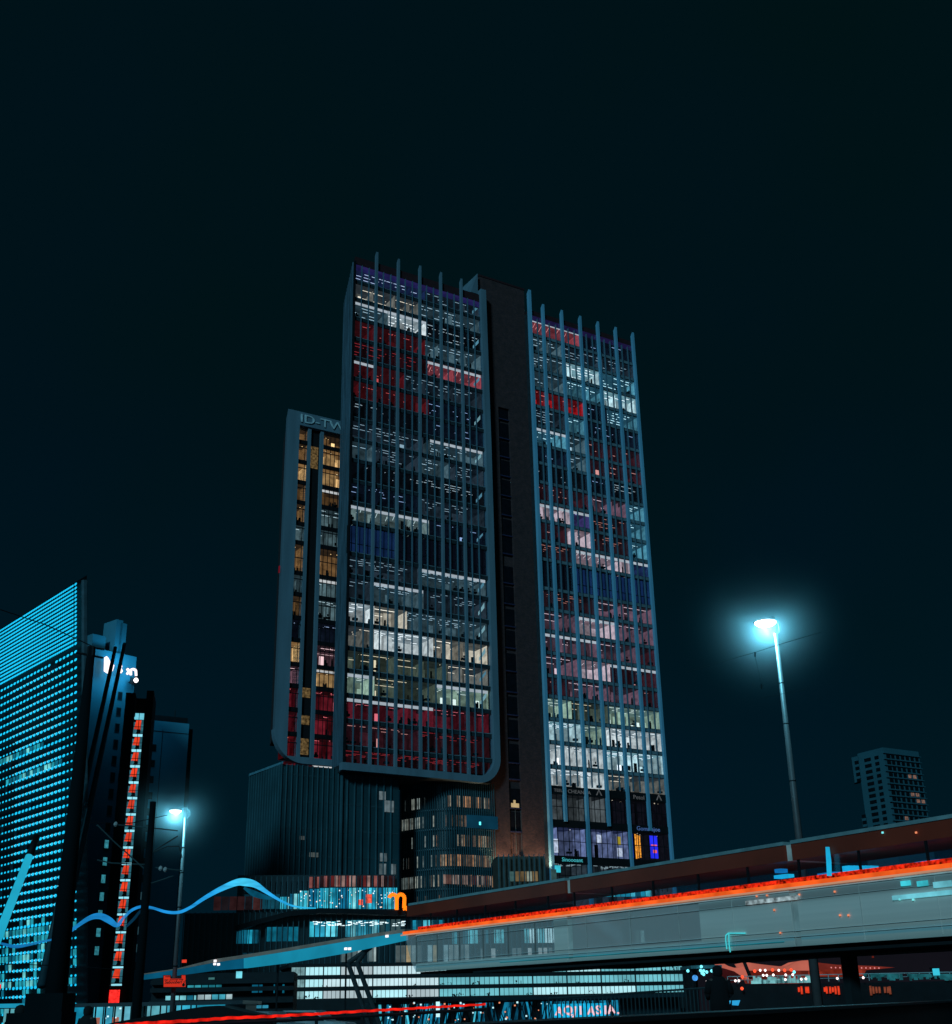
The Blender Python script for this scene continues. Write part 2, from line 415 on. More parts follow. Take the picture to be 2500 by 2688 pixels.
# cyan lit stairs at the right end of the tower
m = MB()
for i in range(0, 20):
    if LT[i] is None: continue
    z1, z0 = ZL[i], ZL[i + 1]
    if i % 2 == 0 or i > 13:
        m.face([(25.0, .9, z0 + .8), (26.3, .9, z0 + 2.4), (26.3, .9, z1 - .7), (25.0, .9, z0 + 1.4)], rng.choice([0, 0, 1]))
m.build('lit_stair', [E((95, 150, 168), .8), E((140, 185, 190), .9)], tl)
m = MB(); m.box(-.05, 26.5, .2, .215, 36.4, 125.0, 0); m.build('glazing', GL, tl)
def fin(parent, u, w, d, z0, z1, mat, cham=True):
    m = MB(); y = -d
    m.box(u - w / 2, u + w / 2, y, .2, z0, z1 - (.8 if cham else 0), 0)
    if cham:                                                  # slanted top
        i = len(m.v)
        m.prism([(u - w / 2, y), (u + w / 2, y), (u + w / 2, .2), (u - w / 2, .2)], z1 - .8, z1, 0)
        m.v[i + 6] = (m.v[i + 6][0], m.v[i + 6][1], z1 - .7); m.v[i + 7] = (m.v[i + 7][0], m.v[i + 7][1], z1 - .7)
    return m.build('fin' if w > .3 else 'slim_fin', mat, parent)
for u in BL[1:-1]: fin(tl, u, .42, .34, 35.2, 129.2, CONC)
fin(tl, BL[0], .3, .25, 35.2, 126.0, DARK, False)
for i in range(6):
    for k in (1, 2):
        u = BL[i] + (BL[i + 1] - BL[i]) * k / 3
        fin(tl, u, .085, .17, 35.4, 124.9 + .6, CONCM, False)
# the rounded frame: bottom rail, corner and right post in one sweep
def frame_sweep(parent, pts, wdt, y0, y1, mat, name='rounded_frame'):
    m = MB(); n = len(pts); L = []; R = []
    for i, p in enumerate(pts):
        a = pts[max(0, i - 1)]; b = pts[min(n - 1, i + 1)]
        t = Vector((b[0] - a[0], b[1] - a[1])).normalized(); q = Vector((-t.y, t.x)) * wdt / 2
        L.append((p[0] + q.x, p[1] + q.y)); R.append((p[0] - q.x, p[1] - q.y))
    for i in range(n - 1):
        for poly in ([R[i], R[i + 1], L[i + 1], L[i]],): m.prism_xz(poly, y0, y1, 0)
    return m.build(name, mat, parent)
pts = [(-.6, 35.6)]
r_ = 3.6; cxr, czr = 26.95 - r_ + .35, 35.35 + r_
pts += [(10, 35.55), (20, 35.45), (cxr, 35.35)]
for k in range(1, 13):
    a = -PI / 2 + PI / 2 * k / 12; pts.append((cxr + r_ * math.cos(a), czr + r_ * math.sin(a)))
pts += [(27.25, 60), (27.1, 95), (26.75, 128.2)]
frame_sweep(tl, pts, 1.15, -.5, .6, CONC)
m = MB(); m.box(-.3, 26.4, .3, 12, 34.9, 36.0, 0); m.build('soffit', SPAN, tl)
m = MB()                                                      # floodlit leaning panel on the roof corner
m.prism_xz([(24.6, 127.6), (26.2, 132.2), (26.2, 127.6)], .6, 9, 0); m.build('roof_fin', CONC, tl)

# ---------------- brick shaft between the towers
FB = F.off(1.4)
tb = fac_thing('brick_shaft', FB, 'windowless dark brown brick stair shaft rising between the two finned towers', 'tower')
def brickmat():
    m = bpy.data.materials.new('brown_brick'); m.use_nodes = True; n = m.node_tree; b = n.nodes['Principled BSDF']
    t = n.nodes.new('ShaderNodeTexCoord'); br = n.nodes.new('ShaderNodeTexBrick'); mp = n.nodes.new('ShaderNodeMapping')
    mp.inputs['Rotation'].default_value = (PI / 2, 0, 0)
    br.inputs['Color1'].default_value = (.105, .040, .036, 1); br.inputs['Color2'].default_value = (.045, .020, .025, 1)
    br.inputs['Mortar'].default_value = (.07, .034, .042, 1); br.inputs['Scale'].default_value = 1.6
    z = n.nodes.new('ShaderNodeTexNoise'); z.inputs['Scale'].default_value = .9; z.inputs['Detail'].default_value = 6
    x = n.nodes.new('ShaderNodeMixRGB'); x.blend_type = 'MULTIPLY'; x.inputs[0].default_value = .8
    n.links.new(t.outputs['Object'], mp.inputs[0]); n.links.new(mp.outputs[0], br.inputs['Vector'])
    n.links.new(t.outputs['Object'], z.inputs['Vector'])
    n.links.new(br.outputs[0], x.inputs[1]); n.links.new(z.outputs['Fac'], x.inputs[2]); n.links.new(x.outputs[0], b.inputs['Base Color'])
    b.inputs['Roughness'].default_value = .95
    return m
BRICK = brickmat()
m = MB()
u0, u1 = 27.0, 37.4
ua, ub = 30.6, 33.0
m.box(u0, ua, 0, 14, 23.6, 132.3, 0); m.box(ub, u1, 0, 14, 23.6, 132.3, 0); m.box(ua, ub, .5, 14, 23.6, 132.3, 0)
m.box(ua, ub, 0, .5, 105, 132.3, 0)
m.build('brick_wall', BRICK, tb)
m = MB(); m.box(u0 - .1, u1 + .1, -.1, 14, 132.3, 132.7, 0); m.build('coping', D('maroon_parapet', (.05, .012, .016)), tb)
for z in [z for z in ZL if z < 104] + [31.5, 27.7]:
    m = MB(); m.box(ua + .1, ub - .1, .3, .42, z + .2, z + 3.2, 0); m.box(ua, ub, .1, .5, z - .1, z + .1, 1)
    m.build('shaft_window', [D('dark_pane', (.010, .009, .014), .25, spec=.6), D('indigo_edge', (.03, .03, .09))], tb)
m = MB(); m.box(ua + .5, ub - .4, .2, .3, 31.6, 32.3, 0); m.box(ua + .9, ua + 1.3, .15, .2, 32.3, 32.8, 0); m.build('lit_pane', E((190, 165, 120), 1.0), tb)
m = MB()
for k in range(3): m.box(ua + .1 + k * 1.1, ua + .16 + k * 1.1, .2, .29, 24.2, 31.2, 0)
m.box(ua + .1, ub - .1, .22, .28, 27.6, 27.75, 0); m.build('window_frame', D('grey_frame', (.10, .11, .12)), tb)
lp = bpy.data.lights.new('base_lamp', 'SPOT'); lp.energy = 2600; lp.color = (1, .72, .42); lp.spot_size = 1.6; lp.shadow_soft_size = .3
for (uu, en) in ((28.6, 900), (35.4, 900)):
    lo = bpy.data.objects.new('base_lamp', lp); C.objects.link(lo); lo.parent = tb
    lo.location = (uu, -2.2, 20.5); lo.rotation_euler = (math.radians(168), 0, 0)

# ---------------- right tower
tr_ = fac_thing('office_tower', F, 'tall office tower right of the brick shaft, pale fins down to shops at street level', 'tower', 'finned office towers')
BR = [37.95, 40.63, 45.12, 49.6, 54.0, 58.48, 62.9]
ZR = ZL[:-1] + [35.3]
RT = [
 [(0, 3, 'pink', 1), (3, 6, 'blueblack', 0)],
 [(0, 2, 'greyteal', 0), (2, 6, 'greydim', 0)],
 [(0, 2.2, 'greyteal', 0), (2.2, 4, 'cool', 0), (4, 6, 'teal', 0)],
 [(0, 2.2, 'greyteal', 0), (2.2, 4.2, 'teal', 0), (4.2, 6, 'cool', 0)],
 [(0, 3, 'brightred', 0), (3, 4.3, 'blueblack', 0), (4.3, 6, 'teal', 0)],
 [(0, 2, 'greydim', 0), (2, 3, 'teal', 0), (3, 6, 'blueblack', 0)],
 [(0, 2, 'teal', 1), (2, 3, 'greyteal', 0), (3, 4.2, 'maroon', 0), (4.2, 6, 'maroon', 0)],
 [(0, 2, 'blueblack', 0), (2, 3, 'greyteal', 0), (3, 6, 'maroon', 0)],
 [(0, 3, 'black', 0), (3, 4.4, 'blueblack', 0), (4.4, 6, 'blackdash', 0)],
 [(0, 3, 'maroon', 0), (3, 5, 'mauve', 0), (5, 6, 'teal', 0)],
 [(0, 2, 'pinkwhite', 1), (2, 3, 'purple', 1), (3, 5, 'darkmaroon', 0), (5, 6, 'teal', 0)],
 [(0, 1.8, 'maroon', 0), (1.8, 3, 'pinkwhite', 0), (3, 5, 'darkmaroon', 0), (5, 6, 'teal', 0)],
 [(0, 2.2, 'darkmaroon', 0), (2.2, 5, 'pinkwhite', 1), (5, 6, 'blue', 1)],
 None,
 [(0, 3, 'darkmaroon', 0), (3, 4.5, 'mauve', 0), (4.5, 6, 'mauve', 0)],
 [(0, 2, 'mauve', 0), (2, 4, 'pinkwhite', 1), (4, 6, 'mauve', 0)],
 [(0, 3, 'mauve', 1), (3, 5, 'mauve', 0), (5, 6, 'maroon', 0)],
 [(0, 2, 'mauve', 0), (2, 3.6, 'pinkwhite', 0), (3.6, 6, 'maroon', 1)],
 [(0, 1.5, 'maroon', 0), (1.5, 5, 'mauve', 0), (5, 6, 'maroon', 0)],
 [(0, 1.6, 'greenwhite', 0), (1.6, 3.4, 'olive', 0), (3.4, 6, 'greenwhite', 0)],
 [(0, 2, 'cool', 0), (2, 3.2, 'greenwhite', 0), (3.2, 6, 'white', 0)],
 [(0, 3, 'white', 0), (3, 6, 'cool', 0)],
 [(0, 3, 'white', 0), (3, 6, 'warmgrey', 0)],
]
m = MB(); m.box(37.6, 63.1, 6.6, 16, 0, 126.6, 0); m.box(37.3, 37.7, .3, 7, 0, 126.6, 0); m.box(62.95, 63.2, .3, 7, 0, 126.6, 0)
m.build('core_wall', SPAN, tr_)
m = MB(); m.box(37.6, 63.2, .25, 15, 126.3, 127.4, 0); m.box(37.9, 62.9, .28, .34, 125.2, 126.3, 1)
m.build('roof', [D('maroon_parapet', (.05, .012, .016)), E((34, 26, 66), .8, var=.4)], tr_)
m = MB()
for z in ZR[1:-1]:
    m.box(37.7, 63.0, .12, .36, z - .62, z + .12, 0); m.box(37.7, 63.0, .06, .12, z - .55, z + .02, 1)
m.build('floor_band', [SPAN, SPANL], tr_)
rng = random.Random(23)
for i, segs in enumerate(RT):
    z1, z0 = ZR[i], ZR[i + 1]
    if segs is None:
        for nm, ua_, ub_, mt in (('dark_louvre', 0, 2, E((10, 12, 22), .7)), ('blue_louvre', 2, 6, E((26, 52, 98), .6, var=.3))):
            m = MB(); x = bay_u(BR, ua_) + .1
            m.box(x, bay_u(BR, ub_) - .05, 1.0, 1.2, z0, z1 - .6, 1)
            while x < bay_u(BR, ub_) - .3:
                m.box(x, x + .42, .42, .6, z0 + .15, z1 - .75, 0); x += .745
            m.box(bay_u(BR, ua_), bay_u(BR, ub_), .38, .42, z0 + 1.6, z0 + 1.75, 1)
            m.build(nm, [mt, DARKER], tr_)
        continue
    for (a, b, st, t2) in segs:
        u0, u1 = bay_u(BR, a), bay_u(BR, b)
        room(tr_, rng, u0 + .05, u1 - .03, z0 + .1, z1, st, trans=t2)
m = MB(); m.box(37.8, 62.9, .2, .215, 35.5, 126.2, 0); m.build('glazing', GL, tr_)
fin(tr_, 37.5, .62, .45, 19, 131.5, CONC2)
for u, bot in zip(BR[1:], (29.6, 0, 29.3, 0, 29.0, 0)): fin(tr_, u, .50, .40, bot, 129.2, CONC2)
for i in range(6):
    ks = (.5,) if i == 0 else (1 / 3, 2 / 3)
    for k in ks: fin(tr_, BR[i] + (BR[i + 1] - BR[i]) * k, .095, .19, 35.6, 125.6, CONCM, False)
# shop floors under the fins
m = MB()
for z0, z1 in ((34.1, 35.45), (28.7, 29.9), (22.9, 24.1)): m.box(37.7, 63.0, .02, .3, z0, z1, 0)
m.build('fascia', DARKER, tr_)
for (za, zb, segs) in ((29.9, 34.7, [(0, 2.3, 'greypanel'), (2.3, 3, 'greypanel'), (3, 6, 'shopdark')]),
                       (24.1, 29.3, [(0, 2, 'gallery'), (2, 4, 'gallery'), (4, 6, 'shopdark')]),
                       (0.2, 23.5, [(0, 2, 'greydim'), (2, 6, 'greydim')])):
    for a, b, st in segs: room(tr_, rng, bay_u(BR, a) + .05, bay_u(BR, b) - .03, za, zb, st, dep=5, y0=.3, name='shop_window')
m = MB()
for z0, z1 in ((29.9, 34.1), (24.1, 28.7), (19, 22.9)):
    x = 38.0
    while x < 62.8: m.box(x, x + .1, .14, .22, z0, z1, 0); x += 1.12
    m.box(37.9, 62.9, .15, .21, z0 + (z1 - z0) * .5, z0 + (z1 - z0) * .5 + .1, 0)
m.build('shop_mullions', DARK, tr_)
m = MB()
m.box(54.3, 55.0, .5, .6, 24.4, 28.4, 0); m.box(58.8, 60.4, .5, .6, 24.5, 28.3, 0); m.build('blue_screen', E((34, 44, 225), 1.1, var=.3), tr_)
m = MB(); m.box(58.95, 60.2, .44, .49, 26.6, 26.8, 0); m.box(59.3, 60.1, .44, .49, 25.4, 25.9, 0); m.build('screen_text', E((220, 90, 90), 1.1), tr_)
m = MB()
for k in range(9): m.box(55.6 + (k % 3) * .45, 55.85 + (k % 3) * .45, .6, .7, 24.3 + k * .12, 28.4 - k * .1, 0)
m.build('amber_lights', E((225, 145, 50), 1.1, var=.6, scale=3), tr_)
m = MB(); m.box(51.7, 52.4, .5, .6, 26.4, 27.8, 0); m.build('yellow_poster', E((165, 150, 45), .8), tr_)
m = MB(); 
for bx__ in ((38.3, 39.4, .5, .6, 24.6, 26.8, 0), (51.6, 52.6, .5, .6, 24.5, 25.9, 0), (47.3, 48.3, .5, .6, 26.6, 27.9, 0)):
    m = MB(); m.box(*bx__); m.build('white_poster', E((190, 205, 230), .8, scale=2, var=.5), tr_)
GREYL = E((88, 94, 98), .7, var=.2)
for s_, u_, z_, sz in (('TEEUR', 38.6, 34.45, .7), ('CHEANAA', 41.4, 34.4, .85), ('Petol', 55.3, 34.3, 1.0)):
    text('sign_letters', s_, sz, GREYL, tr_, (u_, -.02, z_), .02, sx=1.2)
for u_ in (47.3, 60.4):
    m = MB(); m.prism_xz([(u_, 34.4), (u_ + .25, 34.4), (u_ + .65, 35.2), (u_ + 1.05, 34.4), (u_ + 1.3, 34.4), (u_ + .65, 35.45)], -.05, .0, 0); m.build('triangle_logo', GREYL, tr_)
text('sign_letters', 'Gommajoe', 1.0, E((70, 105, 165), .8), tr_, (55.6, -.02, 29.0), .02, sx=1.15)
text('sign_letters', 'Sinoooant', .9, E((70, 190, 200), .9), tr_, (39.6, -.02, 23.2), .02, sx=1.15)
m = MB(); m.box(38.0, 39.3, .02, .1, 21.4, 22.5, 0); m.build('small_cyan_sign', E((60, 200, 220), 1), tr_)
m = MB(); m.box(37.0, 38.0, -.6, -.5, 17.5, 21.8, 0); m.build('lit_post_foot', D('cream_stone', (.55, .5, .4)), tr_)

# ---------------- slab with the ID-TWO letters, behind and left
_b = F.w(0, 0, 0) + _s * 13.6
FS = Fac(905, 2000, 188, AZF); FS.o = Vector((_b.x, _b.y, 0))
ts = fac_thing('slab_tower', FS, 'narrow slab tower with ID-TWO letters on top and warm lit windows', 'tower')
uL = FS.uz(755, 1075)[0]; zT = FS.uz(755, 1075)[1]; zB = FS.uz(760, 2003)[1]
uI = FS.uz(785, 1120)[0]; zI = FS.uz(785, 1117)[1]
uR = 1.6
uf1 = FS.uz(813, 1140)[0]; uf2 = FS.uz(846, 1140)[0]
kx = SX / SY
m = MB(); m.prism([(uL + kx * 3.6 + .4, 3.6), (uR, 3.6), (uR, 12), (uL + kx * 12 + .4, 12)], zB + 5, zT - .3, 0); m.build('core_wall', D('slab_side', (.045, .03, .035)), ts)
R0 = 5.2
pts = [(uL + 1.2, zT - .3), (uL + 1.2, 60)]
rr = 3.8; cz = zB + .4 + rr; cxx = uL + 1.2 + rr
for k in range(0, 13):
    a = PI + PI / 2 * k / 12; pts.append((cxx + rr * math.cos(a), cz + rr * math.sin(a)))
pts += [(uR, zB + .4)]
m = MB(); m.prism([(uL, -.4), (uI, -.4), (uI, 3.6), (uL + kx * 4, 3.6)], zB + R0, zT, 0); m.box(uI - .002, uR, -.4, 3.6, zI, zT - .002, 0)
m.box(uf1 - .3, uf1 + .3, -.1, 3, zB + 1, zI, 0); m.box(uf2 - .3, uf2 + .3, -.1, 3, zB + 1, zI, 0)
m.build('concrete_frame', CONC, ts)
wf = uI - uL
m = MB(); n = 14; outer = []; inner = []
for k in range(n + 1):
    a = PI + PI / 2 * k / n
    outer.append((uL + R0 + R0 * math.cos(a), zB + R0 + R0 * math.sin(a)))
    inner.append((uI, zB + 1.05))
outer = outer + [(uR, zB)]; inner = [(uI, zB + R0)] + inner[1:] + [(uR, zB + 1.05)]
for i in range(len(outer) - 1):
    pl_ = [outer[i], outer[i + 1], inner[i + 1]] + ([inner[i]] if inner[i] != inner[i + 1] else [])
    m.prism_xz(pl_, -.4, .9, 0)
m.build('rounded_frame', CONC, ts)
m = MB(); m.box(uf1 + .3, uf2 - .3, .4, 3.5, zB + 1.2, zI, 0); m.build('dark_strip', DARKER, ts)
for zz_, hh in ((zI - 7.5, 4.2), (44.5, 1.5), (49.0, 1.6), (zB + 1.6, 2.6)):
    m = MB()
    for k in range(9): m.box(uf1 + .5 + k * (uf2 - uf1 - 1.0) / 9, uf1 + .62 + k * (uf2 - uf1 - 1.0) / 9, .3, .38, zz_, zz_ + hh, 0)
    m.build('lit_grille', E((120, 98, 62), .5, var=.95, scale=2.5), ts)
text('sign_letters', 'ID-TWO', 2.3, D('bright_letters', (.75, .9, .95)), ts, (FS.uz(784, 1110)[0], -.5, zI + (zT - zI) * .5 - .75), .1, sx=1.3)
print('band', zI, zT)
fz = [z for z in ZL if z < zI - 2]
fz = [zI] + fz
rng = random.Random(5)
for i in range(len(fz) - 1):
    z1, z0 = fz[i], fz[i + 1]
    if z1 > 90 and True: pal = ['amber', 'amber', 'amberdim']
    elif z1 > 65: pal = ['amberdim', 'amberdim', 'amberdim', 'greyteal']
    elif z1 > 59: pal = ['black', 'blueblack']
    elif z1 > 51: pal = ['amber', 'amberdim', 'mauve']
    else: pal = ['crimson', 'redamber']
    pl = [('amberdim' if z1 > 84 and rng.random() < .7 else p) for p in pal] if z1 > 84 else pal
    room(ts, rng, uI + .05, uf1 - .3, z0 + .1, z1, rng.choice(pl), dep=3.4, bay=1.2)
    room(ts, rng, uf2 + .3, uR - .1, z0 + .1, z1, rng.choice(pal), dep=3.4, bay=1.5, trans=(i % 4 == 3))
m = MB()
for z in fz[1:]:
    for a_, b_ in ((uI, uf1 - .3), (uf2 + .3, uR - .1)): m.box(a_, b_, .02, .3, z - .62, z + .1, 0); m.box(a_, b_, .0, .06, z + 2.35, z + 2.5, 0)
x = uI + 1.3
while x < uR - .3:
    if not (uf1 - .4 < x < uf2 + .4): m.box(x, x + .09, -.02, .1, zB + 1.2, zI, 0)
    x += .82
m.build('window_grid', DARK, ts)
m = MB(); m.box(uL - .14, uL, .2, .6, 69.8, 71.0, 0); m.build('red_beacon', E((105, 18, 32), .7), ts)

# ---------------- glass fin block below (left half) and the rounded block beside it
FP = F.off(1.9)
tp = fac_thing('glass_block', FP, 'dark teal glass block with close vertical fins under the rounded frame', 'building')
ztp = FP.uz(742, 2006)[1]
a0 = FP.uz(740, 2006)[0]; a1 = FP.uz(895, 2100)[0]; a2 = FP.uz(1047, 2100)[0]
# the far left face turns away: its corner at pixel 655,2038 with the same roof height
r = ray(655, 2038); t = (ztp - EYE) / r.z; q = Vector((r.x * t, r.y * t, 0)) - FP.o
lx, ly = q.dot(FP.d), q.dot(-FP.n)
TEALG = D('teal_glass', (.020, .078, .098), .5, var=.35, scale=.12, spec=.5)
TEALD = D('teal_glass_dark', (.009, .030, .040), .35, var=.3, scale=.12, spec=.5)
TFIN = D('teal_fin', (.055, .15, .185), .5, var=.3, scale=.3)
zbp = FP.uz(900, 2395)[1]
m = MB(); m.prism([(lx, ly), (a0, 0), (a2, 0), (a2 + 6, 12), (lx + 6, ly + 12)], zbp, ztp, 0); m.build('glass_wall', TEALG, tp)
m = MB()
n1 = 13
for i in range(n1 + 1):
    t = i / n1; x = lx + (a0 - lx) * t; y = ly * (1 - t); m.box(x - .06, x + .06, y - .2, y + .02, zbp, ztp + .1, 0)
x = a0 + .8
while x < a1 - .3: m.box(x - .05, x + .05, -.2, .02, zbp, ztp + .1, 0); x += .85
m.box(a1 - .12, a1 + .12, -.4, .02, zbp, ztp + .1, 0)
x = a1 + 1.0
while x < a2 - .2: m.box(x - .07, x + .07, -.25, .02, zbp, ztp + .1, 0); x += 1.25
ob = m.build('fins', TFIN, tp); ob['kind'] = 'stuff'
m = MB(); m.prism([(lx - .15, ly - .5), (a0, -.5), (a0, .3), (lx, ly + .3)], ztp, ztp + .35, 0); m.build('roof_edge', D('lit_roof_edge', (.12, .33, .42)), tp)
m = MB(); z = zbp + 3.9
while z < ztp: m.box(a0, a2, -.03, .0, z - .12, z + .12, 0); z += 3.9
m.build('floor_line', D('teal_line', (.035, .09, .11)), tp)
rng = random.Random(31)
def litrow(parent, fac, x0, x1, y0, y1, cols, step=5.0, yy=-.05, fill=1.0, name='lit_window', dd=.04):
    """window panes of one storey, from pixel x0..x1 between pixel rows y0..y1"""
    um = (x0 + x1) / 2; za = fac.uz(um, y1)[1]; zb_ = fac.uz(um, y0)[1]
    ua_ = fac.uz(x0, y0)[0]; ub_ = fac.uz(x1, y0)[0]
    m = MB(); u = ua_; mats = [E(c, 1.0, var=.45, scale=.9) for c in cols] + [DARKER]
    st_ = step
    while u < ub_ - .05:
        if rng.random() < fill: m.box(u + .04, min(ub_, u + st_) - .04, yy - dd, yy, za, zb_, rng.randrange(len(cols)))
        elif m.v and fill < .87: m.build(name, mats, parent); m = MB()
        u += st_
    if m.v: return m.build(name, mats, parent)
for (x0, x1, y0, y1, f_) in ((995, 1013, 2078, 2100, 1), (997, 1038, 2102, 2132, .6), (995, 1040, 2268, 2297, .9), (997, 1020, 2240, 2262, .4)):
    litrow(tp, FP, x0, x1, y0, y1, [(85, 100, 105), (60, 75, 80)], .62, fill=f_)
litrow(tp, FP, 786, 800, 2195, 2205, [(60, 70, 72)], .5, fill=.8); litrow(tp, FP, 795, 838, 2238, 2250, [(70, 80, 80)], .5, fill=.6)

# rounded block
FR = F.off(1.2)
c0 = FR.uz(1049, 2100)[0]; c2 = FR.uz(1296, 2100)[0]
tr2 = fac_thing('rounded_glass_block', FR, 'rounded glass block with warm lit floors behind thin rods, beside the brick shaft', 'building')
zr0 = FR.uz(1170, 2400)[1]; zr1 = 35.0
foot = []
p0_, p1_, p2_ = (c0 + 4.8, 9.0), (c0 + 6.4, .4), (c0 + 10.6, 0)
for k in range(0, 13):
    t = k / 12; foot.append(tuple(p0_[q] * (1 - t) ** 2 + 2 * p1_[q] * t * (1 - t) + p2_[q] * t * t for q in (0, 1)))
foot += [(c2, 0)]
foot_in = [(x + (.5 if i < 13 else 0), y + .5) for i, (x, y) in enumerate(foot)]
m = MB(); m.prism(foot_in + [(c2, 14), (c0 + 7.5, 14)], zr0, zr1, 0); m.build('inner_wall', TEALD, tr2)
def along(t):                                              # point on the curved front, 0..1
    L = [0]
    for p, q in zip(foot, foot[1:]): L.append(L[-1] + math.hypot(q[0] - p[0], q[1] - p[1]))
    d = t * L[-1]
    for i in range(len(foot) - 1):
        if d <= L[i + 1] + 1e-6:
            s_ = (d - L[i]) / max(1e-6, L[i + 1] - L[i]); p, q = foot[i], foot[i + 1]
            return (p[0] + (q[0] - p[0]) * s_, p[1] + (q[1] - p[1]) * s_)
    return foot[-1]
NR = 92
m = MB()
for i in range(0, NR + 1, 2):
    x, y = along(i / NR); m.box(x - .05, x + .05, y - .18, y - .05, zr0, zr1, 0)
ob = m.build('rods', TFIN, tr2); ob['kind'] = 'stuff'
zf = zr0 + 1.2; fl = []
while zf < zr1 - 1: fl.append(zf); zf += 3.05
nfl = len(fl)
rng = random.Random(99)
WARM = [(130, 102, 76), (88, 70, 55), (118, 112, 98), (165, 120, 84), (52, 50, 46)]
COOL = [(108, 120, 118), (84, 98, 98), (130, 138, 130)]
for j, z in enumerate(fl):
    m = MB(); lit = False
    for i in range(NR):
        t0, t1 = i / NR, (i + 1) / NR
        tm = t0; (xa, ya), (xb, yb) = along(t0), along(t1)
        left = tm < .40; cond = False
        if left: cond = (tm > .02) and (rng.random() < ((.97 if tm < .3 else .35) if j % 3 == 1 else .16))
        elif tm > .62: cond = rng.random() < (.8 if tm > .78 else .55)
        else: cond = rng.random() < .1
        if j in (2, ) and tm > .45: cond = rng.random() < .9
        if cond and rng.random() < .9:
            c = rng.choice([0, 1, 2, 2, 7]) if left else 3 + rng.randrange(5)
            sx__ = .38 if tm < .55 else 0; m.face([(xa + sx__, ya + .40, z), (xb + sx__, yb + .40, z), (xb + sx__, yb + .40, z + 1.75), (xa + sx__, ya + .40, z + 1.75)], c); lit = True
        elif lit: m.build('lit_floor_window', [E(c, .95, var=.6, scale=1.3) for c in COOL + WARM], tr2); m = MB(); lit = False
    if lit: m.build('lit_floor_window', [E(c, .95, var=.6, scale=1.3) for c in COOL + WARM], tr2)
    m = MB()
    for i in range(0, NR, 4):
        (xa, ya), (xb, yb) = along(i / NR), along(min(1, (i + 4) / NR)); m.face([(xa + .1, ya + .2, z - .5), (xb + .1, yb + .2, z - .5), (xb + .1, yb + .2, z - .35), (xa + .1, ya + .2, z - .35)], 0)
    m.build('floor_line', SPANL, tr2)
m = MB(); xx_ = c2 - 5.2; m.box(xx_, c2 + .6, -.25, .1, fl[4] - .2 if nfl > 4 else 24, (fl[4] if nfl > 4 else 24) + 1.8, 0); m.build('blue_lit_corner', E((10, 52, 72), .9), tr2)
m = MB(); m.box(c2 - 3.0, c2 - 2.7, -.35, -.26, (fl[4] if nfl > 4 else 24) + .3, (fl[4] if nfl > 4 else 24) + .8, 0); m.build('cyan_spot', E((90, 235, 255), 2), tr2)

# ---------------- shops at the foot: long low glass-finned podium
FQ = Fac(900, 2400, 150, 82)
tq = fac_thing('shopping_podium', FQ, 'long low podium of lit shops behind glass fins, with a dark canopy, under the towers', 'building')
def U(px, py): return FQ.uz(px, py)
uq0 = U(478, 2480)[0]; uq1 = U(1905, 2450)[0]
zc1 = U(900, 2392)[1]
m = MB(); m.box(uq0, uq1, 1.2, 14, 0, zc1, 0); m.box(U(620, 2350)[0], U(1046, 2350)[0], 2.0, 14, zc1, U(900, 2292)[1], 0); m.build('inner_wall', TEALD, tq)
m = MB(); x = uq0
while x < uq1: m.box(x - .04, x + .04, -.15, .1, 1.0, zc1, 0); x += .62
x = U(640, 2350)[0]
while x < U(1045, 2350)[0]: m.box(x - .04, x + .04, .9, 1.1, zc1, U(900, 2298)[1], 0); x += .62
ob = m.build('fins', TFIN, tq); ob['kind'] = 'stuff'
m = MB()                                                     # wavy dark canopy edge
pp = [(620, 2432), (680, 2415), (760, 2394), (840, 2386), (940, 2388), (1040, 2392), (1120, 2388), (1300, 2380), (1500, 2376)]
cu_ = [(U(*p)[0], U(*p)[1]) for p in pp]
for a, b in zip(cu_, cu_[1:]): m.prism_xz([(a[0], a[1] - .55), (b[0], b[1] - .55), (b[0], b[1]), (a[0], a[1])], -1.2, 2.2, 0)
m.build('canopy', DARK, tq)
rng = random.Random(4)
# red-pink shop band, curved
def wave(px): return 2296 + (max(0, 880 - px) / 75.0) ** 2 * 6
for k in range(8):
    a = 812 + k * 28.5; b = a + 27.5
    litrow(tq, FQ, a, b, wave((a + b) / 2), wave((a + b) / 2) + 29, [(120, 70, 66), (84, 30, 30), (140, 112, 106), (40, 18, 20), (30, 20, 24)], .45, yy=1.4, name='shop_window')
for k in range(12):                                          # blue shop hall
    a = 735 + k * 26; b = a + 25; w_ = wave((a + b) / 2) + 32
    if k < 3: w_ = 2352 - k * 8
    litrow(tq, FQ, a, b, w_, 2384, [(28, 150, 185), (60, 185, 210), (14, 100, 135), (120, 205, 215)], .45, yy=1.4, name='shop_window')
litrow(tq, FQ, 560, 690, 2352, 2388, [(40, 22, 24), (60, 34, 34), (24, 20, 24)], .9, yy=.9, name='shop_window')
litrow(tq, FQ, 640, 735, 2345, 2384, [(8, 40, 52), (12, 60, 75)], .9, yy=1.4, name='shop_window')
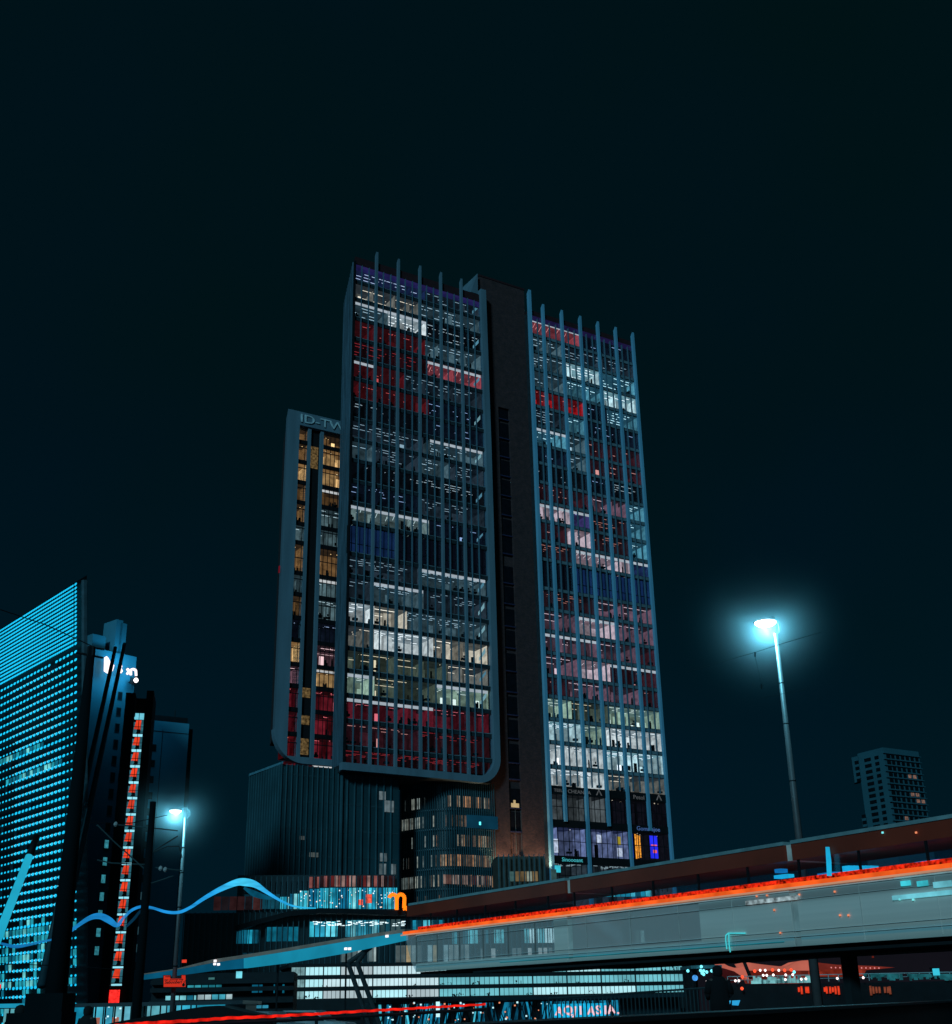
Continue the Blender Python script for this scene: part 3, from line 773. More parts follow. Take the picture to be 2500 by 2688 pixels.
# the pink band continues on the right
litrow(tr2, FR, 1166, 1296, 2298, 2322, [(120, 100, 92), (80, 58, 54), (130, 118, 110), (64, 30, 30), (34, 28, 28)], .5, yy=.3, name='lit_floor_window', fill=.9)
for (a, b, y0, y1, cols, f_) in (
    (620, 680, 2440, 2476, [(10, 70, 90), (30, 150, 180), (14, 95, 120)], .9), (700, 800, 2432, 2470, [(8, 70, 90), (12, 95, 118)], .85),
    (812, 888, 2418, 2458, [(60, 190, 215), (100, 215, 235), (40, 150, 180)], 1), (908, 1000, 2414, 2458, [(40, 130, 155), (90, 165, 180), (20, 90, 110)], .95),
    (1000, 1068, 2412, 2450, [(20, 70, 85), (60, 85, 90), (35, 60, 65)], .8), (1085, 1170, 2414, 2446, [(30, 140, 165), (90, 200, 215), (12, 60, 75)], .8),
    (1555, 1716, 2330, 2352, [(30, 140, 160), (80, 195, 205), (14, 80, 95)], .9),
    (1190, 1330, 2440, 2476, [(60, 150, 165), (100, 190, 200), (30, 90, 105)], .7), (1380, 1520, 2436, 2474, [(160, 220, 225), (200, 235, 238), (90, 170, 180)], 1), (1540, 1760, 2442, 2474, [(60, 90, 92), (100, 140, 142), (40, 60, 62)], .6), (1520, 1780, 2488, 2522, [(60, 72, 74), (100, 110, 108), (40, 50, 52)], .55), (1250, 1480, 2488, 2524, [(90, 105, 108), (60, 76, 80), (150, 160, 160)], .6),
    (895, 990, 2480, 2524, [(120, 140, 142), (150, 170, 170), (80, 100, 104)], .95), (1040, 1250, 2480, 2524, [(110, 125, 125), (70, 84, 86), (150, 135, 105), (130, 160, 165)], .8),
    (620, 760, 2500, 2530, [(10, 45, 58), (16, 70, 88)], .5)):
    litrow(tq, FQ, a, b, y0, y1, cols, .62, yy=1.15, fill=f_, name='shop_window')
# ceiling lamps inside shops
m = MB()
for i in range(60):
    px = rng.uniform(815, 1060); py = rng.choice([2420, 2424, 2428]) + rng.uniform(-2, 2); u_, z_ = U(px, py); m.box(u_, u_ + .45, .98, 1.05, z_, z_ + .07, 0)
for i in range(60):
    px = rng.uniform(735, 1035); py = rng.uniform(2335, 2382); u_, z_ = U(px, py); s_ = rng.uniform(.05, .14); m.box(u_, u_ + s_, 1.2, 1.28, z_, z_ + s_, rng.randrange(2))
m.build('shop_lamps', [E((225, 250, 255), 1.5, var=0), E((255, 225, 200), 1.3, var=0)], tq)
m = MB(); u_, z_ = U(1028, 2378); m.box(U(962, 2370)[0], U(978, 2370)[0], 1.0, 1.1, z_ + .4, z_ + 1.4, 0); m.box(U(943, 2370)[0], U(954, 2370)[0], 1.0, 1.1, z_ + .2, z_ + .8, 0)
m.build('red_display', E((230, 90, 70), 1.1, var=.5, scale=3), tq)
# glass-finned corner under the brick shaft
litrow(tq, FQ, 1318, 1425, 2250, 2262, [(70, 62, 48), (48, 46, 42)], .6, yy=2.0, name='shop_window')
m = MB(); x = U(1310, 2300)[0]
while x < U(1437, 2300)[0]: m.box(x - .05, x + .05, -.1, .05, zc1 - .5, U(1370, 2243)[1], 0); x += .62
m.box(U(1310, 2300)[0], U(1437, 2300)[0], .9, 5, zc1 - .5, U(1370, 2246)[1], 1)
m.build('corner_screen', [TFIN, D('stone_dim', (.10, .085, .07))], tq)
litrow(tq, FQ, 1325, 1430, 2286, 2312, [(120, 130, 118), (60, 90, 90), (100, 84, 58)], .7, yy=.85, fill=.7, name='shop_window')

# orange neon letter
m = MB()
u_, z_ = FQ.uz(1019, 2392); k_ = (FQ.uz(1060, 2392)[0] - u_)
def arc_pts(cx_, cz_, r_, a0_, a1_, n=10): return [(cx_ + r_ * math.cos(a0_ + (a1_ - a0_) * i / n), cz_ + r_ * math.sin(a0_ + (a1_ - a0_) * i / n)) for i in range(n + 1)]
hh = FQ.uz(1030, 2352)[1] - z_
rr_ = k_ * .235
path = [(u_, z_ + hh - rr_ * .6)] + [(u_ + k_ * .24 - rr_ * .6, z_ + hh - rr_)][:0]
p1 = arc_pts(u_ + rr_, z_ + hh - rr_, rr_, PI * .95, 0) + [(u_ + 2 * rr_, z_)]
p0 = [(u_ + rr_ * 1.0, z_ + hh - rr_ * .8), (u_ + rr_ * .8, z_)]
p2 = arc_pts(u_ + 3 * rr_ + .05, z_ + hh - rr_, rr_, PI, 0) + [(u_ + 4 * rr_, z_ + rr_ * .4), (u_ + 4.3 * rr_, z_), (u_ + 4.9 * rr_, z_ + rr_ * .7)]
for pth in (p1, p2):
    m.path([(x, -2.0, z) for x, z in pth], hh * .125, 8)
on = m.build('neon_letter', E((255, 120, 20), 1.6, var=.1))
on.location = FQ.o; on.rotation_euler = (0, 0, FQ.rot)
tag(on, 'orange glowing neon letter n mounted at the canopy corner of the shopping podium', 'sign')

# ================================================================== left side of the picture
def proj(p):
    q = M.to_3x3().transposed() @ (Vector(p) - Vector((0, 0, EYE))); return CX + CF * q.x / -q.z, CY - CF * q.y / -q.z
# ---------------- facade of lamps: the whole front leans towards the viewer
FL = Fac(201, 2572, 125, -40.49 + 180)
tlb = fac_thing('lamp_facade_building', FL, 'office block at the left edge, its leaning front covered in rows of cyan lamps', 'building')
zb0 = FL.uz(201, 2572)[1]
def at_row(k, row):
    a, b = 0.0, 200.0
    for _ in range(50):
        m_ = (a + b) / 2
        if proj(FL.w(0, -k * (m_ - zb0), m_))[1] > row: a = m_
        else: b = m_
    return m_
lo, hi = 0.0, .5
for _ in range(40):
    kk = (lo + hi) / 2; z_ = at_row(kk, 1534)
    if proj(FL.w(0, -kk * (z_ - zb0), z_))[0] > 201: lo = kk
    else: hi = kk
z15, z16 = at_row(kk, 1534), at_row(kk, 1690)
dz = (z15 - z16) / 15.0
def LP(u, y, z): return (u, y - kk * (z - zb0), z)         # local point on the leaning front
# column step: first pair of lamps of the open rows is 10 px apart at the right edge
def upx(u, z): return proj(FL.w(u, -kk * (z - zb0), z))[0]
du = .5
while upx(-du, z16) > 201 - 10.2: du += .01
ul = -.5
while upx(ul, z16) > 3: ul -= du
UE = ul - du * 1.0
m = MB(); zt_ = z15 + .5; zg = 0.0
A = [LP(UE - 3, .25, zg), LP(1.9, .25, zg), LP(1.9, .25, zt_), LP(UE - 3, .25, zt_)]
_bk = Vector((math.sin(math.radians(-18.6)), math.cos(math.radians(-18.6)), 0)); bx_, by_ = _bk.dot(FL.d) * 14, _bk.dot(-FL.n) * 14
Bk = [(x + bx_, y + by_, z) for x, y, z in A]
m.v += A + Bk
for q_ in ((0, 1, 2, 3), (7, 6, 5, 4), (1, 5, 6, 2), (3, 2, 6, 7), (0, 3, 7, 4), (0, 4, 5, 1)): m.f.append(q_); m.m.append(0)
m.build('dark_front', D('black_glass_front', (.003, .005, .007), .5, spec=.1), tlb)
m = MB(); a = LP(1.9, .0, 20); b = LP(1.9, .0, zt_ - .6); m.tube(a, b, .3, .3, 6);  m.build('edge_mast', D('mast_metal', (.06, .12, .15)), tlb)
LED = E((24, 186, 232), 1.28, var=.12, scale=.1); LEDW = E((150, 235, 255), 1.15, var=0)
def drop(m, u, z, r, white=False, rz=None):
    rz = rz or r
    c = LP(u, -.1, z); i = len(m.v); n = 7
    for k in range(n):
        an = 2 * PI * k / n; m.v.append((c[0] + r * math.cos(an), c[1], c[2] + rz * math.sin(an)))
    m.v.append((c[0], c[1] - rz * .8, c[2] - rz * .1))
    for k in range(n): m.f.append((i + k, i + (k + 1) % n, i + n)); m.m.append(0)
    if white:
        rr = rz * .32; m.face([(c[0] - rr * 2, c[1] - rz * .85, c[2] - rr), (c[0] + rr * 2, c[1] - rz * .85, c[2] - rr), (c[0] + rr * 2, c[1] - rz * .85, c[2] + rr), (c[0] - rr * 2, c[1] - rz * .85, c[2] + rr)], 1)
rng = random.Random(3)
cells = []
for i in range(16):
    z = z15 - i * dz; u = -du * .72
    cells.append((0, z, du * .36, False, dz * .36)); 
    while u > UE: cells.append((u, z, du * .25, False, dz * .33)); u -= du / 2
rowz = []
z = z16 - 2 * dz; j = 0
while z > zb0 - 5:
    rowz.append(z); u = 0; n_ = 0
    cut = 0 if j < 8 else 0
    while u > UE - 1:
        sh = 1.0 if j < 16 else .92
        gap = (j == 0 and n_ == 6)
        wh = 4 <= n_ <= 17 and j % 7 not in (3,)
        rsz = du * (.38 if j < 8 else (.40 if 3 <= n_ <= 16 else .26)); rzz = dz * (.38 if j < 8 else (.40 if 3 <= n_ <= 16 else .28))
        if not gap: cells.append((u, z, rsz, wh and j > 0, rzz))
        u -= du; n_ += 1
    z -= 2 * dz; j += 1
cells.sort(key=lambda c: -c[2] * (1 if c[0] > -99 else 1))
big = [c for c in cells if c[2] > du * .39]
seen = big[:100]; rest = [c for c in cells if c not in seen]
for c in seen:
    m = MB(); drop(m, *c); m.build('lamp', [LED, LEDW], tlb)
m = MB()
for c in rest: drop(m, *c)
ob = m.build('lamp_rows', [LED, LEDW], tlb); ob['kind'] = 'stuff'
# lit storeys low down and two bright meeting rooms higher up
m = MB()
def cell(u0, u1, z0, z1, mt): m.face([LP(u0, .12, z0), LP(u1, .12, z0), LP(u1, .12, z1), LP(u0, .12, z1)], mt)
for j, z in enumerate(rowz):
    y_ = proj(FL.w(-3, 0, z))[1]
    if y_ > 2375:
        u = -.3
        while u > UE:
            if rng.random() < (.95 if j % 3 == 1 else .3): cell(u - du * .8, u, z - dz * 1.75, z - dz * .35, rng.choice([0, 0, 1, 2]))
            u -= du
    elif j in (9, 12):
        u = (-9 * du if j == 9 else -4 * du)
        while u > (UE if j == 9 else UE + 4 * du):
            cell(u - du * .8, u, z - dz * 1.7, z - dz * .3, rng.choice([0, 1, 2, 2])); u -= du
    else:
        u = -.3
        while u > UE:
            if rng.random() < .12: cell(u - du * .8, u, z - dz * 1.7, z - dz * .3, 3)
            u -= du
m.build('lit_windows', [E((40, 165, 185), .8, var=.5, scale=1), E((105, 205, 210), .9, var=.5, scale=1), E((16, 105, 130), .8, var=.5, scale=1), E((3, 28, 40), .8, var=.3)], tlb)['kind'] = 'stuff'
m = MB()
for px, py in ((59, 2599), (69, 2598), (77, 2596)): u_, z_ = FL.uz(px, py); m.box(u_, u_ + .5, -3.2, -3, z_, z_ + .4, 0)
m.build('red_entrance_light', E((255, 50, 50), 1.4, var=0), tlb)

# ---------------- pale building with the broken letter sign
TB = D('blue_lit_concrete', (.06, .26, .36), .8, var=.18, scale=.25)
TBD = D('window_dark', (.006, .014, .02), .3, spec=.5)
FK = Fac(359, 1725, 150, 40.2)
tk = fac_thing('sign_building', FK, 'pale windowed office block with glowing letters near its roof', 'building')
uk0 = FK.uz(212, 1700)[0]; zk = FK.uz(359, 1725)[1]
m = MB(); m.box(uk0, 0, 0, 12, 0, zk, 0); m.build('wall', TB, tk)
m = MB(); a = FK.uz(257, 1659); b = FK.uz(291, 1669); m.box(a[0], b[0], 1, 6, zk - 1, a[1], 0); m.build('roof_box', TB, tk)
m = MB(); a = FK.uz(311, 1624); b = FK.uz(339, 1624); q1 = FK.uz(322, 1673)[1]
mid = (a[0] + b[0]) / 2
m.box(a[0], a[0] + .9, .3, 3, zk - .5, a[1], 0); m.box(b[0] - .9, b[0], .3, 3, zk - .5, a[1] - .3, 0); m.box(a[0] + .9, b[0] - .9, .5, 3, zk - .5, q1, 0)
m.build('lift_tower', TB, tk)
for j in range(16):
    for c_, (px, py) in enumerate(((315, 1827), (335.5, 1831))):
        u_, z_ = FK.uz(px, py); z_ -= j * 1.0 * (FK.uz(315, 1827)[1] - FK.uz(311, 1868.5)[1])
        if z_ < 6: continue
        m = MB(); m.box(u_ - .26, u_ + .26, -.05, .02, z_ - .45, z_ + .45, 0)
        lit = j >= 9 and c_ == 0 or (j in (6, 7, 8) and c_ == 1)
        m.box(u_ - .32, u_ + .32, -.04, .01, z_ - .55, z_ + .5, 1)
        m.build('window', [E((50, 130, 145), .8, var=.5, scale=3) if lit else TBD, D('teal_line', (.035, .09, .11))], tk)
WHT = E((255, 235, 240), 1.6, var=0)
ts_ = fac_thing('letter_sign', FK, 'glowing white letters b s on fixed near the roof of the pale building', 'sign')
def ux(px, py): return FK.uz(px, py)
m = MB(); pl = [(259, 1766), (260, 1731), (264, 1728), (269, 1733), (273, 1743), (279, 1745), (284, 1752), (280, 1766), (271, 1774), (266, 1771)]
m.prism_xz([ux(*p) for p in reversed(pl)], -1.3, -1.05, 0); m.build('letter_b', WHT, ts_)
def stroke(name, pts, r, mt, par, fac, y=-1.2):
    m = MB(); pp_ = []
    for p in pts: u_, z_ = fac.uz(*p); pp_.append((u_, y, z_))
    m.path(pp_, r, 6); return m.build(name, mt, par)
stroke('letter_s', [(304, 1754), (298, 1754), (297, 1760), (303, 1763), (303, 1769), (296, 1769)], .16, WHT, ts_, FK)
stroke('letter_o', [(318, 1761), (322, 1764), (322, 1770), (318, 1774)], .16, WHT, ts_, FK)
stroke('letter_n', [(328, 1777), (328, 1763), (334, 1761), (341, 1764), (342, 1779)], .15, WHT, ts_, FK)
ll = bpy.data.lights.new('sign_glow', 'POINT'); ll.energy = 420; ll.color = (.05, .62, 1.0); ll.shadow_soft_size = .6
for px, py in ((271, 1750), (300, 1762), (335, 1770)):
    u_, z_ = FK.uz(px, py); lo = bpy.data.objects.new('sign_glow', ll); C.objects.link(lo); lo.parent = ts_; lo.location = (u_, -2.2, z_)
tf = fac_thing('floodlight', FK, 'single round white floodlight just under the last letter of the sign', 'floodlight')
u_, z_ = FK.uz(339, 1791); m = MB(); m.lathe((u_, -1.4, z_), [(.04, -.3), (.2, -.22), (.3, 0), (.2, .22), (.04, .3)], 12); m.build('bulb', E((255, 240, 240), 2.5, var=0), tf)
m = MB(); m.box(u_ - .1, u_ + .1, -1.1, 0, z_ - .05, z_ + .05, 0); m.box(u_ - .4, u_ + .4, -.9, -.75, z_ - .4, z_ + .4, 0); m.build('bracket', DARK, tf)

# ---------------- two leaning round struts in front of it
def strut(name, a, b, ra, rb, mt, label, cat, group=None, n=14):
    a = Vector(a); b = Vector(b); o = MB(); o.tube((0, 0, 0), b - a, ra, rb, n); ob = o.build(name, mt, None, True); ob.location = a
    return tag(ob, label, cat, group)
def PG(px, py, D_): p = P(px, py, D_); return p
STR = D('strut_steel', (.016, .060, .080), .55, var=.2)
a_, b_ = P(108, 2590, 112), P(303, 1700, 132)
strut('leaning_strut', a_, b_, .36, .19, STR, 'dark leaning steel strut whose head ends left of the letter s', 'strut', 'leaning struts by the sign building')
a_, b_ = P(136, 2590, 114), P(327, 1690, 134)
strut('leaning_strut', a_, b_, .36, .19, STR, 'dark leaning steel strut whose head ends left of the letter n', 'strut', 'leaning struts by the sign building')

# ---------------- tall round mast, nearest thing on the left
MA = D('mast_paint', (.004, .012, .015), .95, var=.2, streak=True, spec=.05)
b0 = P(139, 2688, 30); b0 = Vector((b0.x, b0.y, 0)); t0_ = P(248, 1700, 30)
tm = empty('catenary_mast', b0, 0, 'thick tapering dark mast on a stepped foot, nearest on the left', 'mast', 'masts')
k_ = 30 / CF
m = MB(); m.tube((0, 0, 0), (0, 0, t0_.z), 29 * k_ * 1.0, 9.5 * k_, 20); m.build('pole', MA, tm, True)
m = MB(); m.prism([(-.85, -.5), (.33, -.5), (.33, .5), (-.85, .5)], 0, 1.62, 0); m.prism([(-.5, -.45), (.3, -.45), (.3, .45), (-.5, .45)], 1.6, 2.0, 0)
m.prism_xz([(.2, 0), (.85, 0), (.2, 1.75)], -.3, .3, 0); m.build('foot', MA, tm)
m = MB(); m.tube((-.35, 0, t0_.z - .12), (0, 0, t0_.z - .2), .03); m.box(-.07, .08, -.08, .08, t0_.z - .22, t0_.z + .02, 0); m.tube((.1, 0, t0_.z - .02), (.28, .1, t0_.z - .03), .025); m.tube((.1, 0, t0_.z - .22), (.28, .1, t0_.z - .24), .025)
m.build('bracket', DARK, tm)
# ---------------- second mast with arms and the wires
b0 = P(356, 2688, 42); b0 = Vector((b0.x, b0.y, 0)); t0_ = P(400, 2105, 42); k_ = 42 / CF
tm2 = empty('catenary_mast', b0, 0, 'slim dark mast with wire arms between the red stairs and the small lamp', 'mast', 'masts')
m = MB(); m.tube((0, 0, 0), (0, 0, t0_.z), 12.5 * k_, 7.5 * k_, 14); m.build('pole', MA, tm2, True)
def lp2(px, py, D_=42): return P(px, py, D_) - b0
for pts_ in ([(300, 2165), (380, 2172), (467, 2181)], [(255, 2258), (293, 2266), (380, 2270)], [(408, 2278), (478, 2286)], [(255, 2165), (300, 2210), (378, 2280)], [(402, 2235), (467, 2195)], [(402, 2238), (440, 2222), (470, 2222), (478, 2252)], [(395, 2320), (455, 2300)]):
    m = MB(); m.path([lp2(*p) for p in pts_], .022, 5); m.build('arm', D('arm_metal', (.05, .09, .10)), tm2)
for px, py in ((304, 2164), (422, 2280), (434, 2283)):
    m = MB(); m.lathe(lp2(px, py), [(.02, -.08), (.07, -.03), (.07, .03), (.02, .08)], 8); m.build('insulator', D('insulator_white', (.5, .5, .5)), tm2)
m = MB(); m.path([P(235, 2160, 42), P(340, 2162, 42), P(440, 2140, 42)], .012, 4); m.path([P(0, 2530, 42), P(200, 2537, 42), P(300, 2545, 42)], .012, 4)
m.path([P(250, 1700, 30), P(120, 1640, 30), P(0, 1600, 28)], .012, 4)
tag(m.build('overhead_wire', DARK), 'thin overhead wires between the two dark masts at the left', 'wire')

# ---------------- stair tower with red walls and white landings
FT2 = Fac(367, 1865, 138, 78)
tst = fac_thing('stair_tower', FT2, 'slim glazed stair tower with orange red walls and bright landings', 'building')
z1_ = FT2.uz(367, 1855)[1]
hw = 12.5 / CF * 138 * 1.12
m = MB(); m.box(-hw - 1.0, -hw, -.1, 6, 0, z1_ + 1.5, 0); m.box(hw, hw + .75, -.1, 6, 0, z1_ + 1.8, 0); m.box(-hw, hw, 2.5, 6, 0, z1_ + 1.5, 0)
m.build('side_wall', D('stair_black', (.004, .008, .011)), tst)
ys = [1865, 1884, 1929, 1969, 2010.5, 2053, 2094, 2137, 2180, 2224, 2267, 2310, 2356, 2400, 2447, 2493, 2539, 2585]
zs = [FT2.uz(367 - .084 * (y - 1865), y)[1] for y in ys]
LAND = E((150, 228, 245), 1.05, var=.1); REDW = E((225, 62, 34), 1.05, var=.35, scale=.8); CYW = E((48, 110, 125), .8, var=.5, scale=1.5); CYB = E((110, 200, 220), 1, var=.2)
for i in range(1, len(zs)):
    za, zb_ = zs[i], zs[i - 1]; h = zb_ - za
    m = MB(); m.box(-hw + .1, hw - .1, -.02, .55, za - .1, za + .07, 0); m.build('landing', LAND if i != 1 else CYB, tst)
    if i == 1:
        m = MB(); m.box(-hw + .1, hw - .1, 1.0, 1.1, za + .2, zb_ - .1, 0); m.build('lit_wall', CYB, tst); continue
    m = MB()
    m.prism_xz([(-hw * .8, za + h * .38), (hw * .5, za + h * .38), (hw * .7, za + h * .9), (-hw * .5, za + h * .9)], .5, .6, 0)
    m.prism_xz([(hw * .1, za + h * .1), (hw * .75, za + h * .15), (hw * .75, za + h * .8), (hw * .45, za + h * .9)], .4, .48, 1)
    m.build('red_wall', [REDW, E((150, 28, 18), .9, var=.3)], tst)
    m = MB(); m.box(-hw + .05, -hw + .4, .6, .7, za + .2, za + h * .8, 0); m.box(hw - .35, hw - .1, .2, .3, za + .2, zb_ - .2, 0)
    m.prism_xz([(-hw * .8, za + .2), (hw * .1, za + .2), (-hw * .55, za + h * .42)], .4, .5, 0); m.build('lit_wall', CYW, tst)
    m = MB(); m.prism_xz([(-hw * .45, za + .13), (hw * .55, za + .13), (hw * .35, za + h * .34), (-hw * .1, za + h * .34)], .3, .38, 0); m.box(-hw, hw, .0, .05, za + h * .45, za + h * .48, 0); m.build('stair_flight', DARKER, tst)
m = MB()
for x in (-hw + .02, 0, hw - .06): m.box(x - .03, x + .03, -.06, -.02, 6, z1_, 0)
m.build('mullion', DARK, tst)
m = MB(); m.box(-hw, hw * .7, -.3, -.1, zs[-1] - 1.9, zs[-1] - .5, 0); m.build('red_lamp_box', E((255, 45, 40), 1.2, var=.5, scale=3), tst)

# ---------------- plain blue-lit block right of the stairs
FM = Fac(393, 1890, 150, 58)
tmb = fac_thing('plain_block', FM, 'plain blue-lit concrete block with one column of windows, behind the small street lamp', 'building')
um = FM.uz(497, 1903)[0]; zm_ = FM.uz(393, 1890)[1]
m = MB(); m.box(0, um, 0, 12, 0, zm_, 0); m.box(-1.2, 0, .5, 12, 0, zm_, 0); m.build('wall', D('blue_lit_wall', (.07, .38, .54), .8, var=.12, scale=.15), tmb)
m = MB(); m.box(-.1, um + .1, 1, 11, zm_, zm_ + .9, 0); m.tube((um * .75, 2, zm_ + .9), (um * .75, 2, zm_ + 2), .06); m.build('roof_parapet', DARK, tmb)
m = MB(); m.box(um, um + .7, .6, 12, 0, zm_ - .5, 0); m.build('dark_side', D('side_dark', (.006, .012, .016)), tmb)
zst = FM.uz(401, 1963)[1] - FM.uz(397, 2004.5)[1]
for j in range(15):
    u_, z_ = FM.uz(401, 1963); z_ -= j * zst
    if z_ < 5: break
    m = MB(); m.box(u_ - .4, u_ + .4, -.03, .02, z_ - .42, z_ + .42, 0); m.build('window', E((40, 70, 80), .7, var=.4) if j in (9, 11, 12) else TBD, tmb)
m = MB(); x = um * .34; m.box(x, x + .06, -.02, 0, 0, zm_ - 1, 0); m.box(0, um, -.02, 0, zm_ - 1.3, zm_ - 1.22, 0); m.build('wall_joint', TBD, tmb)

# ---------------- blue light trail built as a glowing ribbon over the street
rp = [((-6, 2474), 5), ((14, 2480), 9), ((40, 2485), 11), ((75, 2480), 8), ((110, 2472), 6), ((140, 2466), 6), ((158, 2460), 9), ((174, 2452), 11), ((201, 2432), 10), ((235, 2410), 14), ((261.5, 2405), 19), ((285, 2415), 21), ((307, 2429), 13), ((322, 2412), 8), ((345, 2390), 8), ((372, 2380), 8), ((402, 2384), 8), ((436, 2394), 9), ((469, 2395), 9), ((500, 2382), 9), ((536, 2358), 11), ((577, 2335), 15), ((620, 2317), 20), ((644, 2316), 24), ((670, 2322), 20), ((699, 2341), 12), ((729, 2360), 8), ((762, 2376), 6), ((796, 2383), 4), ((830, 2384), 3)]
def catmull(ps, k=5):
    o = []
    for i in range(len(ps) - 1):
        a, b, c, d = ps[max(0, i - 1)], ps[i], ps[i + 1], ps[min(len(ps) - 1, i + 2)]
        for j in range(k):
            t = j / k; o.append(tuple(.5 * (2 * b[q] + (c[q] - a[q]) * t + (2 * a[q] - 5 * b[q] + 4 * c[q] - d[q]) * t * t + (3 * b[q] - a[q] - 3 * c[q] + d[q]) * t ** 3) for q in range(len(a))))
    o.append(ps[-1]); return o
rpp = catmull([(p[0], p[1], w_) for p, w_ in rp])
FRB = Fac(450, 2400, 48, 84)
trb = fac_thing('light_ribbon', FRB, 'glowing blue wavy ribbon of light hanging across the street before the podium', 'light ribbon')
def rib(lst, mats, name, y, grow=0.0, dark=0):
    m = MB(); prev = None
    for i, (x, y_, w_) in enumerate(lst):
        a = lst[max(0, i - 1)]; b = lst[min(len(lst) - 1, i + 1)]
        t = Vector((b[0] - a[0], b[1] - a[1])).normalized(); q = Vector((-t.y, t.x))
        u0, z0 = FRB.uz(x - q.x * w_ / 2, y_ - q.y * w_ / 2); u1, z1 = FRB.uz(x + q.x * (w_ / 2 + grow), y_ + q.y * (w_ / 2 + grow))
        cur = [(u0, y, z0), (u1, y, z1), (u1, y + .06, z1), (u0, y + .06, z0)]
        if prev:
            mt = 0 if x < 430 else (1 if x < 585 else 2)
            for k in range(4): m.face([prev[k], prev[(k + 1) % 4], cur[(k + 1) % 4], cur[k]], mt)
        prev = cur
    return m.build(name, mats, trb)
def ribbonmat():
    m = bpy.data.materials.new('ribbon_light'); m.use_nodes = True; n = m.node_tree; n.nodes.clear()
    o = n.nodes.new('ShaderNodeOutputMaterial'); e = n.nodes.new('ShaderNodeEmission'); t = n.nodes.new('ShaderNodeTexCoord'); sp_ = n.nodes.new('ShaderNodeSeparateXYZ')
    mr = n.nodes.new('ShaderNodeMapRange'); cr_ = n.nodes.new('ShaderNodeValToRGB'); z = n.nodes.new('ShaderNodeTexNoise'); mp = n.nodes.new('ShaderNodeMapping'); m2_ = n.nodes.new('ShaderNodeMapRange')
    tr__ = n.nodes.new('ShaderNodeBsdfTransparent'); mx_ = n.nodes.new('ShaderNodeMixShader'); m3_ = n.nodes.new('ShaderNodeMapRange')
    mr.inputs[1].default_value = FRB.uz(0, 2450)[0]; mr.inputs[2].default_value = FRB.uz(830, 2384)[0]
    el = cr_.color_ramp.elements; el[0].position = 0; el[0].color = lin((18, 105, 165)) + (1,); el[1].position = 1; el[1].color = lin((40, 190, 235)) + (1,)
    for p_, c_ in ((.3, (26, 128, 195)), (.5, (30, 140, 215)), (.66, (36, 165, 235)), (.76, (70, 208, 248)), (.86, (40, 165, 235))):
        q = el.new(p_); q.color = lin(c_) + (1,)
    z.inputs['Scale'].default_value = 1.6; z.inputs['Detail'].default_value = 5; mp.inputs['Scale'].default_value = (1, 1, 5)
    m2_.inputs[1].default_value = .3; m2_.inputs[2].default_value = .7; m2_.inputs[3].default_value = .78; m2_.inputs[4].default_value = 1.2
    m3_.inputs[1].default_value = .35; m3_.inputs[2].default_value = .65; m3_.inputs[3].default_value = .35; m3_.inputs[4].default_value = .0
    n.links.new(t.outputs['Object'], sp_.inputs[0]); n.links.new(sp_.outputs['X'], mr.inputs[0]); n.links.new(mr.outputs[0], cr_.inputs[0]); n.links.new(cr_.outputs[0], e.inputs[0])
    n.links.new(t.outputs['Object'], mp.inputs[0]); n.links.new(mp.outputs[0], z.inputs['Vector']); n.links.new(z.outputs['Fac'], m2_.inputs[0]); n.links.new(m2_.outputs[0], e.inputs[1])
    n.links.new(z.outputs['Fac'], m3_.inputs[0]); n.links.new(m3_.outputs[0], mx_.inputs[0]); n.links.new(e.outputs[0], mx_.inputs[1]); n.links.new(tr__.outputs[0], mx_.inputs[2]); n.links.new(mx_.outputs[0], o.inputs[0])
    m.cycles.emission_sampling = 'NONE'; return m
RBM = ribbonmat()
rib([(x, y, w_ * .85) for x, y, w_ in rpp], [RBM] * 3, 'ribbon', 0)
rb_s = catmull([(330, 2432, 10), (350, 2412, 14), (372, 2388, 10), (402, 2386, 4)])
rib([(x, y, w_ * .5) for x, y, w_ in rb_s], [E((8, 52, 78), .8, var=.4, scale=1.5)] * 3, 'ribbon_fold', .1)
rb_s = catmull([(640, 2330, 6), (668, 2346, 16), (700, 2356, 10), (716, 2358, 3)])
rib(rb_s, [E((10, 90, 120), .8, var=.5, scale=1.5)] * 3, 'ribbon_fold', .1)
for px in (210, 520, 700):
    pass

# ---------------- leaning tube at the far left, floodlight glow put into its colour
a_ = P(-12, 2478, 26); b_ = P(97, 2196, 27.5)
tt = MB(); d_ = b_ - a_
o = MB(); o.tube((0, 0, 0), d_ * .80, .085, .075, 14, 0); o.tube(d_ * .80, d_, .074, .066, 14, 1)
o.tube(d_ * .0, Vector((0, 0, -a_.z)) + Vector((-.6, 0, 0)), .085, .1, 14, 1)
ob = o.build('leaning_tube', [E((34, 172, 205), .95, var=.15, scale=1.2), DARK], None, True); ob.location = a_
tag(ob, 'cyan lit tube leaning to the right, with a dark head, at the left edge', 'tube light')

